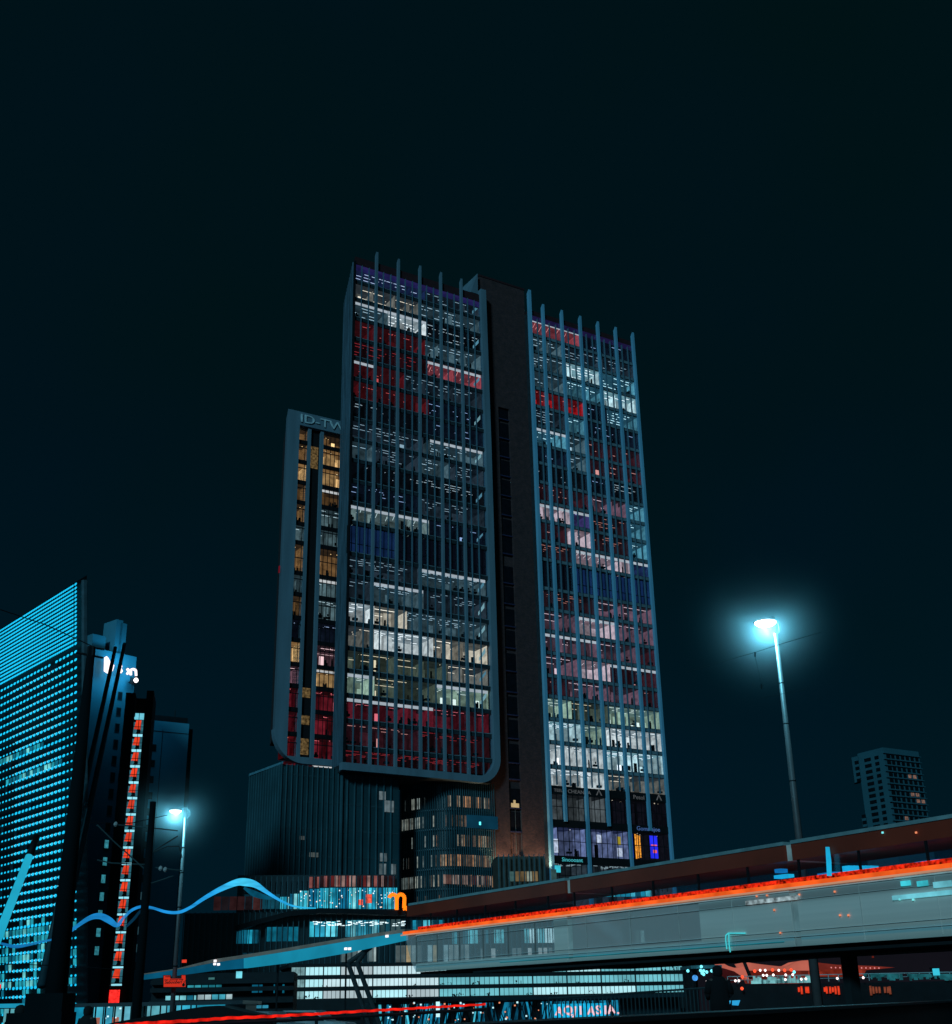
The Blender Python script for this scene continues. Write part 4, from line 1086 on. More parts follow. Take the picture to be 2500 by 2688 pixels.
# ---------------- street lamps
def street_lamp(name, base, pole_top, head, hr, r0, r1, label, en, halo_r, dens, emit):
    o = empty(name, base, 0, label, 'street lamp', 'street lamps')
    z = pole_top.z
    m = MB(); m.tube((0, 0, 0), (0, 0, z), r0, r1, 14, 0)
    for t in (.35, .6, .75, .86): m.tube((0, 0, z * t), (0, 0, z * t + .06), r0 + (r1 - r0) * t + .015, None, 14, 1)
    m.build('pole', [D('lamp_pole_paint', (.13, .115, .12), .45, var=.12), DARK], o, True)
    h = head - base
    m = MB(); pts_ = [Vector((0, 0, z - .1)), Vector((h.x * -.55, h.y, z + hr * .25)), Vector((h.x * -.5, h.y, z + hr * .9)), Vector((h.x * .0, h.y, h.z + hr * .6)), Vector((h.x * .6, h.y, h.z + hr * .42))]
    m.path(pts_, r1 * .28, 8); m.build('arm', D('arm_paint', (.05, .07, .08)), o)
    m = MB(); m.lathe(h + Vector((0, 0, .02)), [(hr * 1.02, 0), (hr * .95, hr * .12), (hr * .6, hr * .26), (hr * .2, hr * .34)], 24); hs = m.build('lamp_housing', D('housing', (.3, .32, .34)), o, True)
    m = MB(); m.lathe(h, [(hr * .3, -hr * .36), (hr * .75, -hr * .26), (hr * .97, -hr * .08), (hr * .97, 0)], 24); m.build('lamp_glass', E((255, 255, 255), emit, var=0), hs, True)
    l = bpy.data.lights.new('lamp_light', 'POINT'); l.energy = en; l.color = (.17, .76, 1.0); l.shadow_soft_size = hr * .5
    lo = bpy.data.objects.new('lamp_light', l); C.objects.link(lo); lo.parent = o; lo.location = h + Vector((0, 0, -hr * .75))
    bpy.ops.mesh.primitive_ico_sphere_add(subdivisions=4, radius=halo_r, location=head)  # added ball of thin haze that gives the lamp its halo
    mi = bpy.context.object; mi.name = 'mist'
    mt = bpy.data.materials.new('lamp_mist'); mt.use_nodes = True; n = mt.node_tree; n.nodes.clear()
    oo = n.nodes.new('ShaderNodeOutputMaterial'); v = n.nodes.new('ShaderNodeVolumeScatter')
    tcn_ = n.nodes.new('ShaderNodeTexCoord'); ln = n.nodes.new('ShaderNodeVectorMath'); ln.operation = 'LENGTH'; mr = n.nodes.new('ShaderNodeMapRange'); mr.interpolation_type = 'LINEAR'
    mr.inputs[1].default_value = 0; mr.inputs[2].default_value = halo_r; mr.inputs[3].default_value = dens; mr.inputs[4].default_value = 0
    n.links.new(tcn_.outputs['Object'], ln.inputs[0]); n.links.new(ln.outputs['Value'], mr.inputs[0]); pw = n.nodes.new('ShaderNodeMath'); pw.operation = 'POWER'; pw.inputs[1].default_value = 4.2; ml = n.nodes.new('ShaderNodeMath'); ml.operation = 'MULTIPLY'; ml.inputs[1].default_value = dens
    mr.inputs[3].default_value = 1
    n.links.new(mr.outputs[0], pw.inputs[0]); n.links.new(pw.outputs[0], ml.inputs[0]); n.links.new(ml.outputs[0], v.inputs['Density']); v.inputs['Anisotropy'].default_value = .25
    v.inputs['Color'].default_value = (.9, .95, 1, 1); n.links.new(v.outputs[0], oo.inputs['Volume'])
    mi.data.materials.append(mt); tag(mi, 'thin mist glowing round the ' + ('tall' if hr > .4 else 'small') + ' street lamp', 'mist', None, 'stuff')
    return o
DL = 70
pt = P(2037, 1663, DL); bs = Vector((pt.x, pt.y, 0)); hd = P(2010, 1634, DL)
street_lamp('street_lamp', bs, pt, hd, 29 / CF * DL * 1.0, .27, .105, 'tall street lamp with a round saucer head, right of the towers', 3300, 6.8, .055, 6)
pt = P(487, 2146, 56); bs = Vector((pt.x, pt.y, 0)); hd = P(461, 2129, 56)
street_lamp('street_lamp', bs, pt, hd, 15 / CF * 56, .115, .055, 'small street lamp with a red sign on its pole, at the left', 800, 3.4, .09, 6)
# red road sign on the small lamp's pole
FG = Fac(460, 2575, 55.6, 88)
tg = fac_thing('road_sign', FG, 'orange red board with black writing strapped to the small lamp pole', 'sign')
c = [FG.uz(*p) for p in ((431, 2592), (490, 2592), (490, 2560), (478, 2560), (478, 2569), (450, 2569), (450, 2561), (431, 2561))]
m = MB(); m.prism_xz(c, -.16, -.12, 0); m.build('board', E((214, 52, 34), .85, var=.12), tg)
m = MB()
for a, b in zip(c, c[1:] + c[:1]): m.tube((a[0], -.15, a[1]), (b[0], -.15, b[1]), .018, None, 6)
m.build('board_rim', D('dark_red', (.12, .02, .02)), tg)
BLK = D('black_paint', (.01, .01, .01))
u_, z_ = FG.uz(434, 2583); text('sign_text', 'Sebooberl :|', .17, BLK, tg, (u_, -.17, z_), .003, shear=.3, bold=.004)
u_, z_ = FG.uz(434, 2574.5); text('sign_text', 'mro / tosmonon wolls', .085, BLK, tg, (u_, -.17, z_), .003, bold=.003)
u_, z_ = FG.uz(436, 2566); text('sign_text', 'wuntn', .08, BLK, tg, (u_, -.17, z_), .003, bold=.003)
u_, z_ = FG.uz(484, 2586); m = MB(); m.prism_xz([(u_ - .07, z_), (u_ - .03, z_ - .06), (u_ + .03, z_ - .06), (u_ + .07, z_), (u_, z_ + .09)], -.17, -.162, 0); m.build('sign_symbol', BLK, tg)

# ================================================================== low things in the middle
FW = Fac(1000, 2600, 128, 76)
tw = fac_thing('banded_building', FW, 'low dark building with three long bands of bright white blue windows', 'building')
def W(px, py): return FW.uz(px, py)
wz = [(W(1000, 2558)[1], W(1000, 2537)[1]), (W(1000, 2588.5)[1], W(1000, 2569)[1]), (W(1000, 2619)[1], W(1000, 2599.5)[1])]
uw0, uw1 = W(765, 2550)[0], W(1798, 2550)[0]
m = MB(); m.box(uw0, uw1, .6, 10, 0, wz[0][1] + .12, 0)
for a, b in ((wz[1][1], wz[0][0]), (wz[2][1], wz[1][0]), (.9, wz[2][0])): m.box(uw0 - .3, uw1 + .5, -.25, .6, a, b, 0)
m.box(uw0 - .3, uw1, -.25, 10, wz[0][1], wz[0][1] + .3, 0)
m.build('wall', D('banded_dark', (.012, .018, .022), .6), tw)
rng = random.Random(17)
BW = [E((165, 218, 226), 1.25, var=.2, scale=.25), E((185, 215, 222), 1.2, var=.18, scale=.3), E((110, 190, 202), .95, var=.25, scale=.3), E((178, 198, 204), .95, var=.15, scale=.3)]
edges = [765, 802, 850, 895, 980, 1070, 1154, 1235, 1312, 1400, 1490, 1580, 1670, 1740, 1796]
for bi, (za, zb_) in enumerate(wz):
    for k in range(len(edges) - 1):
        a, b = W(edges[k], 2560)[0], W(edges[k + 1], 2560)[0]
        m = MB(); m.box(a + .05, b - .05, .30, .36, za, zb_, 0)
        mt = E((120, 160, 165), .9, var=.4, scale=2) if k == 0 else (BW[rng.choice([0, 1, 0, 1, 3])] if edges[k] < 1150 else BW[rng.choice([0, 2, 2])])
        n_ = max(2, round((edges[k + 1] - edges[k]) / 12.0))
        for j in range(1, n_): x = a + (b - a) * j / n_; m.box(x - .02, x + .02, .24, .3, za, zb_, 1)
        m.box(b - .045, b + .045, .1, .3, za, zb_, 1)
        x = a + .2                                            # plants and chairs along the sill
        while x < b - .3:
            if k > 0 and bi > 0 - (edges[k] > 1150) and rng.random() < .33:
                h = rng.uniform(.1, .5) * (zb_ - za)
                for q in range(rng.randint(3, 9)):
                    xx = x + rng.uniform(-.35, .35); hh_ = h * rng.uniform(.3, 1); r_ = rng.uniform(.02, .11)
                    m.box(xx, xx + r_, .20, .23, za, za + hh_, 2) if q < 2 else m.prism_xz([(xx, za + hh_ - r_), (xx + r_, za + hh_ * .8), (xx + r_ * .6, za + hh_ + r_), (xx - r_ * .7, za + hh_ + r_ * .4)], .2, .23, 2)
            x += rng.uniform(.5, 1.5)
        m.build('window', [mt, D('pane_line', (.02, .06, .07)), DARKER], tw)
# glass pavilion with slanting rods and the glowing sign
FA = Fac(1300, 2655, 74, 80)
tap = fac_thing('glass_pavilion', FA, 'low glass pavilion with cyan lit slanting strips below the banded building', 'building')
def A_(px, py): return FA.uz(px, py)
z0a, z1a = A_(1300, 2690)[1], A_(1300, 2627)[1]
m = MB(); m.box(A_(985, 2650)[0], A_(1800, 2650)[0], .8, 7, 0, z1a, 0); m.box(A_(985, 2650)[0], A_(1800, 2650)[0], -.5, .8, z1a, z1a + .18, 0); m.build('wall', TEALD, tap)
m = MB(); px = 1000
CYP = [E((26, 140, 180), .9, var=.5, scale=2), E((70, 190, 215), .9, var=.5, scale=2), E((10, 70, 95), .9, var=.5, scale=2), E((150, 195, 190), .8, var=.5, scale=2), E((5, 30, 42), .8, var=.3)]
while px < 1620:
    wpx = rng.uniform(3, 8); s_ = rng.uniform(-.3, .45)
    p_ = .88 if px < 1330 else (.55 if px < 1440 else .75)
    if rng.random() < p_:
        a = A_(px, 2650)[0]; b = A_(px + wpx, 2650)[0]
        c_ = rng.choice([0, 0, 1, 2, 2, 3 if rng.random() < .3 else 0]) if px < 1280 else rng.choice([2, 2, 4, 0])
        m.prism_xz([(a, z0a), (b, z0a), (b + s_, z1a - .1), (a + s_, z1a - .1)], .55, .6, c_)
    px += wpx + rng.uniform(1.5, 4)
m.box(A_(1430, 2650)[0], A_(1632, 2650)[0], .62, .66, z0a, z1a - .1, 0)
m.build('lit_strip', CYP, tap)
m = MB()
for i in range(70):
    px = 1000 + i * 9.2 + rng.uniform(-2, 2); a = A_(px, 2650)[0]; s_ = rng.uniform(-.5, .5); m.tube((a, .3, z0a), (a + s_, .3, z1a), .03, None, 5)
ob = m.build('slanting_rod', DARK, tap); ob['kind'] = 'stuff'
m = MB()
for i in range(40):
    u_, z_ = A_(rng.uniform(1010, 1440), rng.uniform(2634, 2680)); s_ = rng.uniform(.04, .1); m.box(u_, u_ + s_, .2, .25, z_, z_ + s_, rng.randrange(2))
u_, z_ = A_(1150, 2655); m.box(u_ - .08, u_ + .12, .1, .2, z_ - .3, z_ + .55, 0)
m.build('small_light', [E((190, 240, 250), 1.2, var=0), E((240, 150, 110), 1, var=0)], tap)
tsn = fac_thing('glowing_sign', FA, 'glowing sign reading AQJI ASIA on the pavilion front', 'sign')
u_, z_ = A_(1457, 2665)
for i, (ch, rt) in enumerate((('A', .1), ('Q', -.1), ('J', .15), ('I', 0), (' ', 0), ('A', .12), ('S', -.05), ('I', .05), ('A', -.1), ('.', 0))):
    if ch == ' ': u_ += .22; continue
    w_ = {'A': .52, 'Q': .52, 'J': .36, 'I': .24, 'S': .46, '.': .2}[ch]
    text('letter', ch, .64, E((255, 200, 210), 1.0, var=0), tsn, (u_, -.1, z_), .04, rot=(PI / 2, rt, 0), bold=.012); u_ += w_
m = MB(); a = A_(1452, 2672); b = A_(1566, 2634); m.box(a[0], b[0] + .55, .06, .1, a[1], b[1], 0); m.build('lit_backboard', E((24, 170, 215), 1.1, var=.35, scale=2), tsn)

# ---------------- tents, quay and lights at the right
FN = Fac(2050, 2560, 95, 92)
def N(px, py): return FN.uz(px, py)
RED1 = E((190, 100, 84), .85, var=.3, scale=.35); RED2 = E((120, 44, 36), .85, var=.4, scale=.5); RED3 = E((60, 20, 22), .8, var=.4)  # tent cloth glows; the lamp light on it is put into the material
def tent(label, polys, grp='tents on the quay'):
    o = fac_thing('tent', FN, label, 'tent', grp)
    for nm, pl, y0, y1, mt in polys:
        m = MB(); m.prism_xz([N(*p) for p in reversed(pl)], y0, y1, 0); m.build(nm, mt, o)
    return o
tent('low red lit tent with two drooping peaks, left of the leaning prop', [('canopy', [(1887, 2522), (1912, 2536), (1935, 2543), (1952, 2537), (1966, 2562), (1968, 2571), (1950, 2562), (1930, 2549), (1900, 2540), (1886, 2540)], 0, 4, RED1), ('side_cloth', [(1900, 2541), (1930, 2550), (1950, 2563), (1950, 2578), (1900, 2578)], .4, 3.6, RED3)])
big_tent = tent('large red lit tent with a high right peak, right of the leaning prop', [('canopy', [(1957, 2526), (2000, 2532), (2045, 2537), (2078, 2536), (2105, 2522), (2124, 2521), (2126, 2548), (2060, 2545), (1972, 2548)], 0, 5, RED1), ('side_cloth', [(1972, 2548), (2126, 2548), (2126, 2580), (1985, 2580)], .4, 4.6, E((105, 36, 28), .85, var=.6, scale=.9))])
long_tent = tent('long flat red lit tent right of the dark pillar foot', [('canopy', [(2144, 2527), (2200, 2533), (2290, 2536), (2350, 2540), (2290, 2545), (2146, 2545)], 0, 4, RED2), ('side_cloth', [(2146, 2546), (2280, 2545), (2270, 2562), (2146, 2562)], .4, 3.6, E((130, 44, 30), .8, var=.8, scale=1.2))])
ob = strut('tent_prop', P(1972, 2570, 94), P(1950, 2515, 94), .12, .12, DARK, 'dark leaning prop between the two red tents', 'prop')
m = MB(); m.box(N(1905, 2600)[0], N(2620, 2600)[0], -1, 8, 0, N(2050, 2585)[1], 0)
m.build('x', DARK, None).name = 'quay'
q_ = bpy.data.objects['quay']; q_.location = FN.o; q_.rotation_euler = (0, 0, FN.rot); q_['kind'] = 'structure'
tr3 = fac_thing('quay_railing', FN, 'pale railing with lit posts along the quay in front of the red tents', 'railing')
m = MB(); a = N(1905, 2581); b = N(2500, 2571)
m.box(a[0], N(2500, 2571)[0], -1.05, -1.0, a[1] + .38, a[1] + .43, 0); m.box(a[0], N(2500, 2571)[0], -1.05, -1.0, a[1] + .15, a[1] + .18, 0)
x = a[0]
while x < N(2500, 2571)[0]: m.box(x, x + .05, -1.05, -1.0, a[1] - .05, a[1] + .43, 0); x += .7
m.build('rail', D('pale_rail', (.45, .55, .56)), tr3)
m = MB()
for k in range(26):
    px = 1965 + k * 6.2; u_, z_ = N(px, 2575); m.box(u_, u_ + rng.uniform(.1, .4), -1.2, -1.1, a[1] - .1, a[1] + rng.uniform(.1, .4), rng.randrange(2))
for k in range(60):
    px = rng.uniform(2255, 2500); u_, z_ = N(px, 2562); m.box(u_, u_ + rng.uniform(.08, .3), -1.2, -1.1, z_ - rng.uniform(0, .35), z_ + .1, 2)
m.build('lit_panel', [E((120, 190, 195), .8, var=.5, scale=2), E((60, 110, 118), .7, var=.4), E((28, 92, 100), .8, var=.6, scale=2)], tr3)
def bulb(fac, px, py, y, r, mt, label, cat, par):
    u_, z_ = fac.uz(px, py); m = MB(); m.lathe((0, 0, 0), [(r * .3, -r), (r * .9, -r * .5), (r, 0), (r * .9, r * .5), (r * .3, r)], 8)
    ob = m.build('lamp', mt, par, True); ob.location = (u_, y, z_); return ob
WB = E((255, 235, 235), 2.0, var=0); CB = E((120, 235, 250), 1.6, var=0); OB = E((255, 80, 50), 1.5, var=0)
for px, py, mt in [(1922, 2576, WB), (1931, 2576, WB), (1986, 2549, WB), (1999, 2549, WB), (2034, 2549, WB), (2052, 2561, WB), (2070, 2560, WB), (2051, 2573, WB), (2092, 2572, WB), (2104, 2571, WB), (2185, 2570, WB), (2228, 2569, WB), (2252, 2568, WB), (1849, 2577, WB), (1869, 2578, WB), (1994, 2562, WB), (2003, 2562, WB), (2020, 2561, WB)]:
    bulb(FN, px, py, -1.6, .085, mt, 'small white lamp shining on the quay before the red tents', 'lamp', tr3)
for px, py in [(1972, 2551), (2066, 2548), (2124, 2553), (2018, 2548), (2049, 2549), (1940, 2566), (1875, 2525), (1939, 2596)]:
    bulb(FN, px, py, -1.6, .11, OB, 'small red orange lamp shining among the tents on the quay', 'lamp', big_tent)
cyan_l = []
for px, py in [(1832, 2549), (1840, 2550), (1836, 2556), (1848, 2553), (1840, 2559), (1834, 2539), (1799, 2550), (1861, 2550), (1867, 2518), (2075, 2553)]:
    cyan_l.append((px, py))
for k in range(12):
    bulb(FN, 2178 + k * 11.3, 2541 + k * .12, -.6, .05, E((230, 140, 140), 1.0, var=0), '', 'lamp', long_tent)
tqw = fac_thing('lantern_row', FN, 'row of upright orange red lanterns low on the dark quay wall', 'lanterns')
m = MB()
for px in (2089, 2096, 2108, 2113, 2126, 2156, 2161, 2170, 2177, 2184, 2192, 2275, 2282, 2290, 2298, 2312, 2320, 2325):
    u_, z_ = FN.uz(px, 2596); h = rng.uniform(.2, .5); ob = MB(); ob.box(-.06, .06, -.05, .05, -h, h * .4, 0)
    o_ = ob.build('lantern', E((225, 62, 34) if px < 2200 else (120, 60, 42), .9, var=.4, scale=3), tqw); o_.location = (u_, -1.15, z_)  # upright glowing bars, brighter orange towards the left
u_, z_ = N(2438, 2552)
to = fac_thing('lit_kiosk', FN, 'tiny cyan lit booth on the quay at the far right', 'kiosk'); m = MB(); m.box(u_, u_ + .14, -1.3, -1, z_ - .25, z_ + .2, 0); m.box(u_ + .2, u_ + .38, -1.3, -1, z_ - .25, z_ + .2, 0); m.build('window', E((60, 200, 225), 1.1, var=.2), to)
m = MB(); m.box(u_ - .08, u_ + .46, -1.35, -.6, z_ + .2, z_ + .27, 0); m.box(u_ - .06, u_ + .44, -.98, -.6, z_ - .5, z_ + .2, 0); m.build('booth', DARK, to)
FHH = Fac(2150, 2560, 135, 92)
thh = fac_thing('quay_hall', FHH, 'long low dark maroon hall behind the red tents', 'building')
m = MB(); m.box(FHH.uz(1830, 2560)[0], FHH.uz(2760, 2560)[0], 0, 9, 0, FHH.uz(2150, 2474)[1], 0); m.build('wall', D('hall_maroon', (.060, .012, .018), .9, var=.4, scale=.1), thh)
m = MB(); m.box(FHH.uz(1830, 2560)[0] - .5, FHH.uz(2760, 2560)[0], -.5, 9.5, FHH.uz(2150, 2474)[1], FHH.uz(2150, 2474)[1] + .3, 0); m.build('roof', DARKER, thh)
for px, y0_, y1_ in ((2447, 2468, 2496), (2390, 2482, 2490), (2210, 2500, 2506), (2290, 2510, 2515)):
    a = FHH.uz(px, y1_); b = FHH.uz(px + 4, y0_); m = MB(); m.box(a[0], b[0], -.1, .0, a[1], min(b[1], FHH.uz(2150, 2476)[1]), 0); m.build('slit_window', E((110, 34, 24), .8, var=.3), thh)
# kiosk left of the tents
FJ = Fac(1845, 2570, 62, 88)
def J(px, py): return FJ.uz(px, py)
tj = fac_thing('kiosk', FJ, 'dark kiosk with a projecting roof behind the standing person', 'kiosk')
a = J(1808, 2537); b = J(1888, 2532)
m = MB(); m.box(a[0], b[0], -.6, 2.2, a[1] - .12, a[1] + .02, 1); m.box(a[0] + .1, b[0] - .2, 0, 2, a[1] + .02, a[1] + .22, 0); m.box(a[0] + .05, a[0] + .15, -.2, 0, 0, a[1] - .12, 0); m.box(a[0] + .1, J(1840, 2550)[0], .9, 2, 0, a[1] - .12, 0)
m.build('booth', [DARK, D('kiosk_edge', (.10, .25, .28))], tj)
m = MB(); u_, z_ = J(1820, 2568); m.tube((u_, -.5, z_), (u_, -.44, z_), .13, None, 16); m.build('round_sign', E((70, 150, 225), 1.1, var=.5, scale=6), tj)
m = MB(); m.tube((u_, -.48, 0), (u_, -.48, z_ - .12), .025); m.build('sign_post', DARK, tj)

for px, py in cyan_l:
    u_, z_ = J(px, py); m = MB(); r_ = .07; m.lathe((u_, -.7, z_), [(r_ * .3, -r_), (r_ * .9, -r_ * .5), (r_, 0), (r_ * .9, r_ * .5), (r_ * .3, r_)], 8); m.build('lamp', CB, tj, True)
# ---------------- cars
CW, GLD = D('car_paint', (.03, .035, .04), .3, var=.1, spec=.6), D('car_window', (.01, .02, .025), .1, spec=.8)
def make_car(label, paint):
    o = empty('parked_car', (0, 0, 0), 0, label, 'car', 'parked cars')
    prof = [(-2.1, .35), (2.1, .35), (2.15, .7), (1.9, .92), (1.05, 1.0), (.5, 1.45), (-.95, 1.47), (-1.7, 1.05), (-2.12, .95)]
    m = MB(); m.prism_xz(prof, -.85, .85, 0); m.build('body', paint, o)
    m = MB(); gp = [(.95, 1.02), (.47, 1.38), (-.9, 1.4), (-1.5, 1.06)]; m.prism_xz(gp, -.87, -.855, 0); m.prism_xz(gp, .855, .87, 0); m.build('side_window', GLD, o)
    m = MB(); m.prism([(1.07, -.7), (1.09, -.7), (.56, .7), (.54, .7)], 1.02, 1.04, 0); m.build('windscreen', GLD, o)
    for x in (-1.35, 1.35):
        for y in (-.8, .8):
            m = MB(); m.tube((x, y - .1, .33), (x, y + .1, .33), .33, None, 16, 0); wh_ = m.build('wheel', DARKER, o); m = MB(); m.tube((x, y - .11, .33), (x, y + .11, .33), .18, None, 10, 0); m.build('rim', D('rim', (.4, .4, .4), .4, .8), wh_)
    for y in (-.6, .6):
        m = MB(); m.box(2.08, 2.16, y - .16, y + .16, .66, .8, 0); m.build('headlight', E((230, 245, 255), 1.3, var=0), o)
        m = MB(); m.box(-2.14, -2.06, y - .16, y + .16, .72, .86, 0); m.build('taillight', E((230, 30, 30), 1.2, var=0), o)
    return o
def copy_thing(src, label):
    r_ = src.copy(); C.objects.link(r_); r_['label'] = label
    for ch in list(src.children):
        c_ = ch.copy(); C.objects.link(c_); c_.parent = r_
        for g_ in list(ch.children): d_ = g_.copy(); C.objects.link(d_); d_.parent = c_
    return r_
car = make_car('silver car with lit headlights behind the red light rail', D('car_silver', (.35, .38, .40), .35, .3, spec=.6))
def putcar(o, px, D_, rz): p = P(px, 2660, D_); o.location = (p.x, p.y, 0.05); o.rotation_euler = (0, 0, rz)
putcar(car, 696, 56, -.25)
c2_ = copy_thing(car, 'car half hidden behind the red light rail, left of the slanting legs'); putcar(c2_, 812, 60, -.15)

# ---------------- red tail-light trail, built as a glowing strip on an added rail
FI = Fac(600, 2672, 30, 97)
pr = [(300, 2693), (375, 2687), (500, 2680), (600, 2673), (720, 2668), (830, 2662), (950, 2655), (1060, 2649), (1160, 2643), (1275, 2637)]
pr3 = []
for px, py in pr:
    r = ray(px, py); # all at the same height along the straight trail
    pr3.append(FI.uz(px, py))
tri = fac_thing('light_rail', FI, 'guard rail topped with a long glowing red light strip, lower left', 'guard rail')
m = MB()
for i, ((ua, za), (ub, zb_)) in enumerate(zip(pr3, pr3[1:])):
    r0, r1 = .036 - i * .0018, .036 - (i + 1) * .0018
    n_ = 14
    for j in range(n_):
        t0, t1 = j / n_, (j + 1) / n_
        j0 = .006 * math.sin((i * n_ + j) * 1.3 + i * i); j1 = .006 * math.sin((i * n_ + j + 1) * 1.3 + i * i)
        m.tube((ua + (ub - ua) * t0, 0, za + (zb_ - za) * t0 + j0), (ua + (ub - ua) * t1, 0, za + (zb_ - za) * t1 + j1), r0, r0, 8, 0, False)
m.build('light_strip', E((238, 32, 20), .95, var=.6, scale=4), tri)
m = MB()
for (ua, za), (ub, zb_) in zip(pr3, pr3[1:]):
    m.tube((ua, .05, za - .1), (ub, .05, zb_ - .1), .04, None, 6)
for (ua, za) in pr3: m.box(ua - .03, ua + .03, .02, .08, 0, za - .06, 0)
m.build('rail', DARK, tri)  # added rail and posts that hold up the trail

# ---------------- street pavilion at the lower left
FV = Fac(300, 2660, 62, 86)
tv = fac_thing('street_pavilion', FV, 'long single-storey glass pavilion lit cyan inside, along the lower left edge', 'building')
def V(px, py): return FV.uz(px, py)
z0v, z1v = 0.4, V(300, 2643)[1]
m = MB(); m.box(V(-30, 2660)[0], V(625, 2660)[0], 3, 8, 0, z1v, 0); m.box(V(-30, 2660)[0], V(640, 2660)[0], -.6, 8, z1v, z1v + .16, 0); m.build('wall', TEALD, tv)
for k, (a, b, c_) in enumerate([(-20, 24, (90, 165, 175)), (24, 64, (60, 150, 170)), (64, 110, (70, 140, 150)), (166, 208, (20, 140, 175)), (222, 250, (70, 175, 200)), (250, 276, (60, 165, 195)), (276, 301, (110, 185, 200)), (301, 324, (100, 180, 200)), (324, 345, (80, 180, 200)), (366, 378, (110, 190, 205)), (378, 420, (100, 185, 200)), (420, 460, (70, 175, 200)), (460, 500, (50, 165, 195)), (500, 580, (30, 140, 170))]):
    ua, ub = V(a, 2665)[0], V(b, 2665)[0]
    m = MB(); m.box(ua + .04, ub - .04, 1.6, 1.7, z0v, z1v, 0); m.box(ua - .03, ua + .03, -.02, .05, 0, z1v, 1)
    if a in (222, 276): m.box(ua + .05, ub - .1, 1.4, 1.5, z0v, z1v - .45, 2)
    m.build('shop_window', [E(c_, .9, var=.4, scale=1.2), DARK, E((165, 100, 85), .9, var=.3)], tv)
m = MB(); m.box(V(-20, 2640)[0], V(113, 2640)[0], -.75, -.62, V(50, 2646)[1], V(50, 2635)[1], 0); m.build('roof_light', E((30, 150, 185), .9, var=.3), tv)
m = MB()
for px, py in ((169, 2649), (185, 2653), (280, 2645), (310, 2650), (270, 2676), (277, 2671), (297, 2674), (102, 2653)): u_, z_ = V(px, py); m.box(u_, u_ + .07, .3, .35, z_, z_ + .07, 0)
m.build('ceiling_lamp', E((200, 240, 250), 1.4, var=0), tv)
# low terraces further back
FY = Fac(520, 2610, 105, 84)
ty = fac_thing('terrace_building', FY, 'dark stepped terrace with cyan window bands right of the red road sign', 'building')
def Yp(px, py): return FY.uz(px, py)
m = MB(); m.box(Yp(395, 2610)[0], Yp(770, 2610)[0], .5, 8, 0, Yp(520, 2555)[1], 0)
for y in (2580, 2600, 2632): z_ = Yp(520, y)[1]; m.box(Yp(395, 2610)[0], Yp(770, 2610)[0], -.4, .5, z_ - .12, z_ + .2, 0)
m.build('wall', D('terrace_dark', (.010, .018, .024)), ty)
for (a, b, y0, y1, cl, fl_) in ((490, 582, 2586, 2594, [(28, 110, 125), (50, 150, 165)], 1), (432, 515, 2614, 2627, [(40, 150, 175), (20, 100, 125), (120, 200, 210)], .85), (517, 610, 2611, 2626, [(150, 175, 180), (60, 150, 170), (200, 190, 190)], 1), (575, 705, 2640, 2648, [(40, 120, 145), (60, 150, 170)], 1), (618, 637, 2550, 2568, [(60, 185, 205), (110, 205, 220)], 1), (660, 690, 2585, 2606, [(10, 80, 105)], 1), (717, 723, 2584, 2607, [(12, 90, 115)], 1), (740, 748, 2584, 2607, [(14, 100, 125)], 1), (545, 575, 2566, 2574, [(190, 95, 70), (60, 110, 110)], .6), (475, 490, 2519, 2527, [(220, 60, 40)], .8)):
    litrow(ty, FY, a, b, y0, y1, cl, .55, yy=.42, fill=fl_, name='lit_window')
# dark ramp wedge
FZ = Fac(450, 2670, 40, 92)
pz = [(240, 2700), (300, 2684), (400, 2666), (470, 2652), (540, 2642), (575, 2640), (640, 2656), (700, 2668), (700, 2700)]
m = MB(); m.prism_xz([FZ.uz(*p) for p in reversed(pz)], 0, 1.5, 0)
ob = m.build('ramp_wall', DARKER); ob.location = FZ.o; ob.rotation_euler = (0, 0, FZ.rot); tag(ob, 'black sloping ramp wall in front of the street pavilion', 'wall')
# slanting legs
FO = Fac(940, 2600, 66, 88)
tl2 = fac_thing('slanting_prop', FO, 'pair of dark bent slanting legs standing in front of the banded building', 'prop')
for a, b, c_ in (((975, 2486), (914, 2528), (972, 2700)), ((968, 2484), (938, 2528), (1000, 2700))):
    m = MB(); pts_ = [FO.uz(*p) for p in (a, b, c_)]; m.path([(x, 0, max(0, z)) for x, z in pts_], .12, 8); m.build('leg', D('leg_grey', (.03, .035, .04)), tl2)

# ---------------- railing, person and parapet at lower right
FH = Fac(1700, 2600, 36, 66)
th = fac_thing('picket_railing', FH, 'thin dark picket railing left of the standing person', 'railing')
def H_(px, py): return FH.uz(px, py)
a, b = H_(1440, 2622), H_(1880, 2592)
m = MB(); m.tube((a[0], 0, a[1]), (b[0], 0, b[1]), .03, None, 6)
n_ = 42
for i in range(n_ + 1):
    t = i / n_; x = a[0] + (b[0] - a[0]) * t; z = a[1] + (b[1] - a[1]) * t; m.box(x - .012, x + .012, -.012, .012, max(0, z - 1.0), z, 0)
m.build('rail', D('rail_teal', (.03, .06, .07)), th)
pa, pb = Vector((-3.2, 2.6, 0)), Vector((22.5, 56.0, 0))
dr = (pb - pa).normalized(); rt = math.atan2(dr.y, dr.x)
tpp = empty('parapet', pa, rt, 'low black parapet wall running along the bottom right', 'parapet')
Lp = (pb - pa).length
m = MB(); m.box(0, Lp, -.22, .2, 0, 1.44, 0); m.build('wall', D('parapet_dark', (.010, .014, .018), .8), tpp)
m = MB(); m.box(0, Lp, -.26, .24, 1.44, 1.485, 0); m.build('coping', D('parapet_edge', (.035, .045, .05), .6), tpp)

